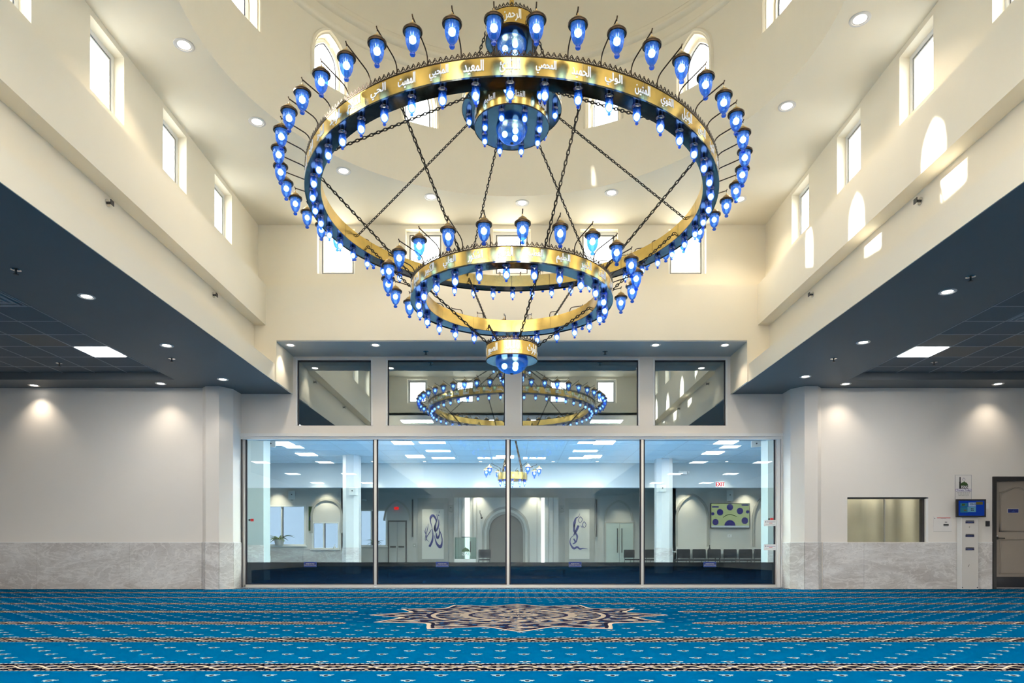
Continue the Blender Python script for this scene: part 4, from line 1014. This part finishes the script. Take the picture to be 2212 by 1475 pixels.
calligraphy(1220, 1284, 1229, 1273, [
    (zp([(1960, 362), (1945, 400), (1915, 420), (1900, 470), (1890, 520)], 880, 1040, s2), [.4, .8, 2, 4, 2]),
    (zp([(1945, 500), (1920, 560), (1890, 610)], 880, 1040, s2), [3.2, 3.2, 1.4]), (zp([(1900, 480), (1895, 560), (1930, 620), (1920, 690)], 880, 1040, s2), [2, 2.6, 2.6, 1.2]),
    (zp([(1900, 610), (1860, 640), (1850, 700), (1890, 760), (1930, 740)], 880, 1040, s2), [.6, .9, 1.6, 3.2, 2.4]),
    (zp([(1890, 650), (1910, 690), (1880, 710)], 880, 1040, s2), [2, 2.6, 1]), (zp([(1930, 740), (1960, 765), (2000, 760), (2050, 768)], 880, 1040, s2), [2.4, 2.6, 1.4, .4]),
    (zp([(1965, 400), (1990, 430), (1965, 470), (1945, 440), (1965, 400)], 880, 1040, s2), [.7, .8, .7, .8, .7]), (zp([(2010, 455), (2032, 490), (2010, 525), (1990, 490), (2010, 455)], 880, 1040, s2), [.7, .8, .7, .8, .7]),
    (zp([(1970, 500), (1985, 520), (2000, 505)], 880, 1040, s2), [.6, .8, .6])],
    'tall pale panel with dark blue script that ends in a long tail, behind the glass')
for px, lb in ((891.5, 'thin dark upright slot beside the panel with looped crossing script'), (1288, 'thin dark upright slot beside the panel with tailed script')):
    t = thing('wall_slot', (bx_(px, BM), BM, ZZ(1161, BM)), lb, 'wall slot')
    MB().box(-.05, .05, -.05, 0, 0, ZZ(1077, BM) - ZZ(1161, BM)).build('housing', 'panelgrey', t); MB().box(-.03, .03, -.055, -.05, .04, ZZ(1077, BM) - ZZ(1161, BM) - .04).build('strip', 'darkmetal', t)
# loudspeakers
def speaker(px, py, d, w, h, rz, label, m='frame_white', mount=None):
    t = thing('loudspeaker', (bx_(px, d), d - .02, ZZ(py, d)), label, 'loudspeaker', None, rz)
    a = w/2*d/F; b = h/2*d/F; D_ = .22 if d < 32 else .12
    MB().prism([(-a, -D_), (a, -D_), (a*.8, -.02), (-a*.8, -.02)], -b, b).build('cabinet', m, t)
    MB().box(-a*.86, a*.86, -D_ - .01, -D_, -b*.9, b*.9).build('grille', 'towel' if m == 'frame_white' else 'panelgrey', t); MB().tube([(0, -D_ - .014, b*.1), (0, -D_ - .008, b*.1)], .025, 8).build('badge', 'black', t)
    (MB().tube([(0, -.05, 0), mount], .03, 6) if mount else MB().box(-.05, .05, -.03, .02, -b*1.25, -b*.7)).build('bracket', 'panelgrey', t)
speaker(631, 1070, BL, 14, 18, .25, 'white loudspeaker on the wall above the first big window behind the glass')
speaker(769, 1062, 23.55, 17, 17, -.35, 'white loudspeaker on the pillar between the windows behind the glass', mount=(-.12, .10, 0))
speaker(1423, 1056, 24.35, 18, 15, .4, 'white loudspeaker high on the pillar beside the dark chairs', mount=(.15, .17, 0)); speaker(1575, 1071, BR - .06, 13, 22, -.15, 'white tall loudspeaker above the wall television')
speaker(975, 1098, BM, 10, 14, 0, 'grey loudspeaker between the looped script panel and the niche', 'panelgrey'); speaker(1213, 1099, BM, 10, 14, 0, 'grey loudspeaker between the niche and the tailed script panel', 'panelgrey')
speaker(582, 961, 19.5, 22, 14, .5, 'white loudspeaker under the ceiling beside the pier, over the first window', 'towel', (0, -.05, .35)); speaker(1637, 961, 19.5, 24, 14, -.5, 'white loudspeaker under the ceiling beside the pier, over the chairs', 'towel', (0, -.05, .35))
# light panels and downlights of this hall
def bpanel(x0, x1, y0, y1, lb, grp='light panels of the hall behind the glass'):
    d0, d1 = (ZB - H)*F/(CY - y0), (ZB - H)*F/(CY - y1); dm = (d0 + d1)/2; xa = XX((x0+x1)/2, dm)
    t = tag(MB().box(xa - .32, xa + .32, dm - .32, dm + .32, ZB - .012, ZB).build('ceiling_light_panel', 'frame_white'), lb, 'light panel', grp)
    MB().box(xa - .30, xa + .30, dm - .30, dm + .30, ZB - .018, ZB - .012).build('diffuser', 'beyond_light', t)
for q in ((587, 632, 955, 959), (640, 685, 977, 984), (849, 891, 953, 958), (878, 916, 982, 988), (1261, 1298, 982, 989), (1284, 1327, 952, 958), (1543, 1594, 951, 958), (1517, 1563, 974, 981), (1072, 1110, 983, 989)):
    bpanel(*q, 'square light panel in the pale tiled ceiling behind the glass wall')
for x in (-3.6, -1.2, 1.2, 3.6):  # fill panels added out of view to brighten this hall
    for y in (15.9, 17.1, 18.4):
        t = tag(MB().box(x - .62, x + .62, y - .32, y + .32, ZB - .012, ZB).build('ceiling_light_panel', 'frame_white'), 'long unseen fill panel added to the ceiling behind the glass wall', 'light panel', 'long unseen fill panels added behind the glass wall')
        MB().box(x - .59, x + .59, y - .29, y + .29, ZB - .018, ZB - .012).build('diffuser', 'beyond_light', t)
def bgrid():
    mb = MB()
    for x in np.arange(-11.7, 12, 1.22): mb.box(x - .012, x + .012, DG + 1.02, BH, ZB - .004, ZB)
    for y in np.arange(DG + 1.3, BH, 1.22): mb.box(-12, 12, y - .012, y + .012, ZB - .004, ZB)
    mb.build('tile_grid', 'towel', bpy.data.objects['ceiling_beyond'])
bgrid()
for px in (684, 805, 917, 1038, 1195, 1290, 1420, 1570):
    d = BH - .45; downlight(bx_(px, d), d, ZB, 'round downlight grazing the pale bulkhead behind the glass', 'bulkhead downlights behind the glass', 60, 75, .7, .07)
for px in (916, 1032, 1155, 1271, 1346):
    d = BM - .75; downlight(bx_(px, d), d, ZBS, 'round downlight over the niche wall behind the glass', 'niche wall downlights', 90, 80, .7, .08)
for px, d in ((600, BL), (706, BL), (1477, BR), (1610, BR)):
    downlight(bx_(px, d), d - .45, ZBS, 'round downlight over the far side walls behind the glass', 'far side wall downlights', 90, 85, .7, .07)
# small chandelier in that hall
cb = Vector((bx_(1107, 19.2), 19.2, ZZ(1049, 19.2)))
c2 = thing('chandelier', cb, 'small brass drum chandelier with blue lamps hanging behind the glass wall', 'chandelier')
zb2 = ZZ(1037, 19.2) - cb.z; hb2 = .19; r2 = .42
MB().lathe([(r2, zb2), (r2, zb2 + hb2), (r2 - .01, zb2 + hb2), (r2 - .01, zb2 + .006), (.1, zb2 + .006), (.1, zb2), (r2, zb2)], 40).build('drum_band', 'brass', c2, True)
for i in range(8):
    a = 2*PI*i/8 + .2
    link('lantern_arm', list(arm_me.values())[0], c2, cp(a, r2 - .03, zb2 + hb2 - .03), -a)
    o = link('lantern', cap_me, c2, cp(a, r2 + .335, zb2 + hb2 + .21), -a); link('glass_shade', lg_me, o); link('bulb', lb_me, o)
for i in range(10):
    a = 2*PI*i/10; o = link('pendant_lamp', pg_me, c2, cp(a, r2 - .06, zb2), -a); link('bulb', pb_me, o)
for i in range(4):
    a = PI/4 + i*PI/2; chain(cp(a, r2 - .02, zb2 + hb2), cp(a, .06, ZB - cb.z - .05), .09, .01, .03).build('chain', 'chainmetal', c2)
MB().lathe([(.001, ZB - cb.z - .06), (.08, ZB - cb.z - .05), (.10, ZB - cb.z)], 16).build('ceiling_rose', 'bronze', c2, True)
# doors behind the glass
def dbl_door(p0, p1, py0, d, m, nm, glassy):
    root = sroot(nm); a, b = bx_(p0, d), bx_(p1, d); z = ZZ(py0, d); c = (a+b)/2
    fr = MB(); fr.box(a - .06, a, d - .06, d, 0, z + .06); fr.box(b, b + .06, d - .06, d, 0, z + .06); fr.box(a, b, d - .06, d, z, z + .06); fr.build('door_frame', 'darkmetal' if not glassy else 'beyondtrim', root)
    for x0, x1, s_ in ((a, c - .008, -1), (c + .008, b, 1)):
        lf = MB().box(x0, x1, d - .05, d - .015, .01, z).build('door_leaf', m, root)
        if glassy: MB().tube([(c + s_*.10, d - .09, .75), (c + s_*.10, d - .09, 1.85)], .022, 8).build('pull_handle', 'darkmetal', lf, True)
        else: MB().box(min(x0, x1) + .05, max(x0, x1) - .05, d - .10, d - .05, .98, 1.06).build('push_bar', 'darkmetal', lf)
dbl_door(841, 876, 1127, BM, 'doorgrey', 'door_6', False); dbl_door(1309, 1367, 1130, BM, 'frosted', 'door_7', True)
# television
d = BR - .17
t = thing('television', (bx_(1576.5, d), d, ZZ(1114, d)), 'flat wall television showing a pale green slide with purple discs', 'television', None, .055)
w, h_ = 43*d/F, 27*d/F
MB().box(-w, w, -.06, -.01, -h_, h_).build('housing', 'black', t); MB().box(-.15, .15, -.01, .155, -.12, .12).build('wall_bracket', 'darkmetal', t); dsp = MB().box(-w + .025, w - .025, -.064, -.06, -h_ + .03, h_ - .025).build('display', 'tv_green', t)
MB().box(-w + .025, w - .025, -.066, -.064, -h_ + .03, -h_ + .11).build('footer_bar', 'tv_pale', dsp)
def disc(u, v_, r, half=False):
    cx_, cz = -w + (u - 170)/1830*2*w, h_ - (v_ - 200)/1080*2*h_; rr = r/1830*2*w
    q = np.linspace(0, PI if half else 2*PI, 20, endpoint=half)
    MB().prism([(cx_ + rr*math.cos(a), cz + rr*1.0*math.sin(a)) for a in q], -.067, -.064, 'y').build('slide_disc', 'tv_purple', dsp)
for q in ((1065, 370, 150), (605, 590, 150), (1535, 535, 150), (265, 660, 75), (1895, 570, 78), (390, 1015, 145), (1765, 950, 155)): disc(*q)
disc(1065, 1165, 255, True)
q = [(-w + (u - 170)/1830*2*w, h_ - (v_ - 200)/1080*2*h_) for u, v_ in ((750, 815), (880, 730), (1070, 685), (1260, 730), (1390, 780))]
mb = MB(); stroke(mb, q, [.02, .03, .02], -.068); mb.build('slide_arc', 'print_green', dsp)
for u0, u1, v_ in ((230, 540, 350), (1610, 1930, 265)): MB().box(-w + (u0-170)/1830*2*w, -w + (u1-170)/1830*2*w, -.067, -.064, h_ - (v_-160)/1080*2*h_, h_ - (v_-220)/1080*2*h_).build('slide_tab', 'tv_purple', dsp)
# exit sign on the bulkhead
t = thing('exit_sign', (bx_(1554.5, BH), BH - .001, ZZ(1046.5, BH)), 'white exit sign with red letters on the bulkhead behind the glass', 'exit sign')
MB().box(-.16, .16, -.05, 0, -.105, .105).build('housing', 'print_white', t); wall_text('EXIT', .22, 0, -.055, 0, 'exit_red', t, squeeze=.72, bold=.012)
t = thing('exit_sign', (bx_(857, BM), BM - .07, ZZ(1098, BM)), 'small red exit sign over the grey double door behind the glass', 'exit sign'); MB().box(-.10, .10, -.04, 0, -.06, .06).build('housing', 'exit_red', t); MB().box(-.02, .02, -.02, .08, .06, .09).build('mount', 'frame_white', t)
# emergency light and camera
t = thing('emergency_light', (bx_(1476, BH), BH, ZZ(1021, BH)), 'white twin-head emergency light on the bulkhead behind the glass', 'emergency light')
MB().box(-.12, .12, -.08, 0, -.07, .05).build('body', 'frame_white', t)
for sx in (-1, 1): MB().tube([(sx*.15, -.05, .03), (sx*.17, -.14, .0)], .045, 10).build('lamp_head', 'towel', t, True)
for px, py, d, lb in ((1435, 996, BH, 'dark dome camera on the pale bulkhead behind the glass'), (786, 1080, BM, 'white bullet camera on the wall above the third window behind the glass')):
    t = thing('security_camera', (bx_(px, d), d, ZZ(py, d)), lb, 'camera'); MB().tube([(0, 0, 0), (0, -.08, 0)], .03, 8).build('arm', 'frame_white', t, True); MB().tube([(-.05, -.10, .0), (.13, -.16, -.03)], .05, 10).build('body', 'darkmetal' if d == BH else 'frame_white', t, True)
# chairs
def mk_chair():
    t = thing('stacking_chair', (0, 0, 0), 'x', 'chair', 'dark stacking chairs behind the glass')
    MB().box(-.24, .24, -.22, .24, .42, .48).build('seat', 'charcoal', t)
    MB().prism([(-.26, .54), (-.25, .53), (.25, .53), (.26, .54), (.26, .85), (.24, .88), (-.24, .88), (-.26, .85)], -.27, -.225, 'y').build('backrest', 'charcoal', t)
    for sx in (-1, 1):
        MB().tube([(sx*.23, -.25, .86), (sx*.235, -.24, .45), (sx*.24, -.27, .0)], .012, 6).build('leg', 'chairmetal', t); MB().tube([(sx*.235, -.2, .44), (sx*.235, .22, .44), (sx*.24, .25, .0)], .012, 6).build('leg', 'chairmetal', t)
    MB().tube([(-.24, -.26, .15), (.24, -.26, .15)], .009, 6).build('stretcher', 'chairmetal', t)
    return t
proto = mk_chair(); first = [True]
def chair(x, y, rz, label, grp='dark stacking chairs behind the glass'):
    o = proto if first[0] else copy_tree(proto); first[0] = False
    o.location = (x, y, 0); o.rotation_euler.z = rz; o['label'] = label; o['group'] = grp
d = 27.2
for i in range(6): chair(bx_(1473 + i*33.2, d), d, .04*math.sin(i*2.3), 'dark chair tucked at the table under the television, back to the glass')
chair(bx_(1366, 29.6), 29.6, PI + .4, 'dark chair alone before the frosted glass double door'); chair(bx_(1402, 29.0), 29.0, PI - .2, 'dark chair against the pillar, next to the frosted glass door', 'dark chairs by the pillar'); chair(bx_(1413, 28.3), 28.3, PI + .15, 'dark chair against the pillar, next to the frosted glass door', 'dark chairs by the pillar')
chair(bx_(1046, 28.8), 28.8, .1, 'dark chair standing in front of the arched niche')
# long table behind the chairs
t = thing('long_table', (bx_(1556, 27.9), 27.95, 0), 'long pale table behind the row of dark chairs', 'table')
MB().box(-1.95, 1.95, -.3, .38, .76, .80).build('tabletop', 'towel', t)
for sx in (-1, -.05, 1):
    for sy in (-.24, .32): MB().tube([(sx*1.8, sy, 0), (sx*1.8, sy, .76)], .02, 8).build('leg', 'chairmetal', t)
# things on the table
for px, w_, h_, m, lb, nm in ((1480, .14, .03, 'print_white', 'white papers lying on the table end by the pillar', 'paper_stack'), (1505, .22, .05, 'lightblue', 'pale blue box on the table behind the chairs', 'box'), (1588, .22, .04, 'print_white', 'white papers in the middle of the long table', 'paper_stack'), (1635, .24, .06, 'niche', 'dark tray at the far end of the long table', 'tray')):
    o = thing(nm, (bx_(px, 27.8), 27.8, .80), lb, nm.replace('_', ' ')); MB().box(-w_/2, w_/2, -.1, .1, 0, h_*.7).build('base', m, o); MB().box(-w_/2*.9, w_/2*.9, -.09, .09, h_*.7, h_).build('top_layer', m, o)
t = thing('bottle', (bx_(1533, 27.8), 27.8, .80), 'dark slim bottle on the long table', 'bottle'); MB().lathe([(.001, 0), (.04, 0), (.04, .12), (.015, .17), (.015, .22), (.001, .22)], 12).build('body', 'darkmetal', t, True); MB().lathe([(.02, .22), (.02, .25), (.001, .25)], 10).build('cap', 'black', t)
# lectern with mirrored emblem, seen from its back
d = 28.2
t = thing('glass_lectern', (bx_(1005, d), d, 0), 'clear glass lectern with a green dome emblem before the niche', 'lectern')
a = 22.5*d/F; zt_, zb_ = ZZ(1160.5, d), ZZ(1207, d)
MB().box(-a, a, -.02, .0, zb_, zt_).build('front_panel', 'lectern_glass', t); MB().box(-a, -a + .02, 0, .4, zb_, zt_).build('side_panel', 'lectern_glass', t); MB().box(a - .02, a, 0, .4, zb_, zt_).build('side_panel', 'lectern_glass', t)
MB().box(-a, a, -.02, .4, 0, zb_).build('plinth', 'beyondwall', t); MB().box(-.16, .18, -.05, .3, zt_, zt_ + .03).build('book_rest', 'black', t)
em = MB().prism([(.16*math.cos(q) + .02, zb_ + .30 + (.15*math.sin(q) if abs(q - PI/2) > .05 else .19)) for q in np.linspace(0, PI, 15)], -.028, -.02, 'y').build('emblem_dome', 'print_green', t)
MB().box(.19, .235, -.028, -.02, zb_ + .26, zb_ + .72).build('emblem_minaret', 'print_black', t)
wall_text('ISNS', .19, .04, -.03, zb_ + .20, 'print_white', t, mirror=True, squeeze=.95, bold=.01)
t = thing('microphone', (bx_(1039, BM - .5), BM - .5, ZZ(1110, BM - .5)), 'small dark microphone fixture beside the niche arch', 'microphone'); MB().tube([(0, .05, 0), (-.04, -.03, .02), (-.04, -.05, .16)], .015, 6).build('arm', 'darkmetal', t); MB().sphere((.03, -.05, -.17), .05).build('head', 'black', t, True); MB().tube([(0, -.02, 0), (.03, -.05, -.15)], .012, 6).build('cable', 'darkmetal', t)
# plants on the sills
def plant(px, py, d, s_, label, n=26, pot=True):
    t = thing('potted_plant', (bx_(px, d), d - .16, ZZ(py, d)), label, 'plant'); rr = random.Random(int(px))
    MB().lathe([(.001, 0), (.10*s_, 0), (.14*s_, .16*s_), (.12*s_, .16*s_), (.001, .14*s_)], 14).build('pot', 'pot', t, True)
    lf = MB()
    for i in range(n):
        a = rr.uniform(0, 2*PI); L = rr.uniform(.25, .5)*s_; up = rr.uniform(.4, 1.1); wl = .028*s_
        pts = [Vector((0, 0, .15*s_))]
        for k in range(1, 5): q = k/4; pts.append(Vector((math.sin(a)*L*q, math.cos(a)*L*q*.5, .15*s_ + L*(up*q - .75*q*q))))
        sd = Vector((math.cos(a), -math.sin(a), .3))*wl
        for k in range(4):
            w0, w1 = (.4, 1, .9, .5)[k], (1, .9, .5, .05)[k]
            lf.add([pts[k] - sd*w0, pts[k] + sd*w0, pts[k+1] + sd*w1, pts[k+1] - sd*w1], [(0, 1, 2, 3)])
    lf.build('leaves', 'leaf', t)
plant(606, 1178, BL, 1.5, 'bushy potted plant with arching leaves on the sill of the first window'); plant(813, 1180, BM - .12, 1.0, 'green potted plant on the sill of the third window')
t = thing('soap_bottle', (bx_(723, BL), BL - .04, ZZ(1186, BL)), 'small pale pump bottle on the sill of the window in the arch', 'bottle'); MB().lathe([(.001, 0), (.045, 0), (.045, .10), (.015, .13), (.001, .13)], 10).build('body', 'towel', t, True); MB().tube([(0, 0, .12), (0, 0, .19), (.05, 0, .19)], .012, 6).build('pump', 'frame_white', t)
t = thing('wall_heater', (bx_(577, BL), BL - .02, ZZ(1206, BL)), 'small grey vent box on the stone base under the first window', 'vent box'); MB().box(-.13, .15, -.12, 0, -.12, .12).build('housing', 'towel', t)
for i in range(5): MB().box(-.11, .07, -.13, -.12, -.09 + .04*i, -.07 + .04*i).build('slat', 'panelgrey', t)
t = thing('wall_notice', (bx_(672, BL), BL, ZZ(1120, BL)), 'narrow dark poster with a blue disc beside the first window', 'poster'); MB().box(-.10, .05, -.015, 0, -.5, .5).build('sheet', 'print_green', t); MB().box(-.06, .02, -.02, -.015, -.08, .08).build('disc_print', 'tv_purple', t)
t = thing('wall_switch', (bx_(1576, BR), BR, ZZ(1157, BR)), 'white double socket plate under the television', 'socket'); MB().box(-.09, .09, -.012, 0, -.06, .06).build('plate', 'print_white', t); MB().box(-.03, -.01, -.03, -.012, -.03, .03).build('plug', 'panelgrey', t)
t = thing('wall_switch', (bx_(895, BM), BM, ZZ(1178, BM)), 'grey switch plate below the thin slot by the looped script panel', 'switch'); MB().box(-.06, .06, -.012, 0, -.08, .08).build('plate', 'panelgrey', t); MB().box(-.02, .02, -.02, -.012, -.03, .03).build('rocker', 'towel', t)
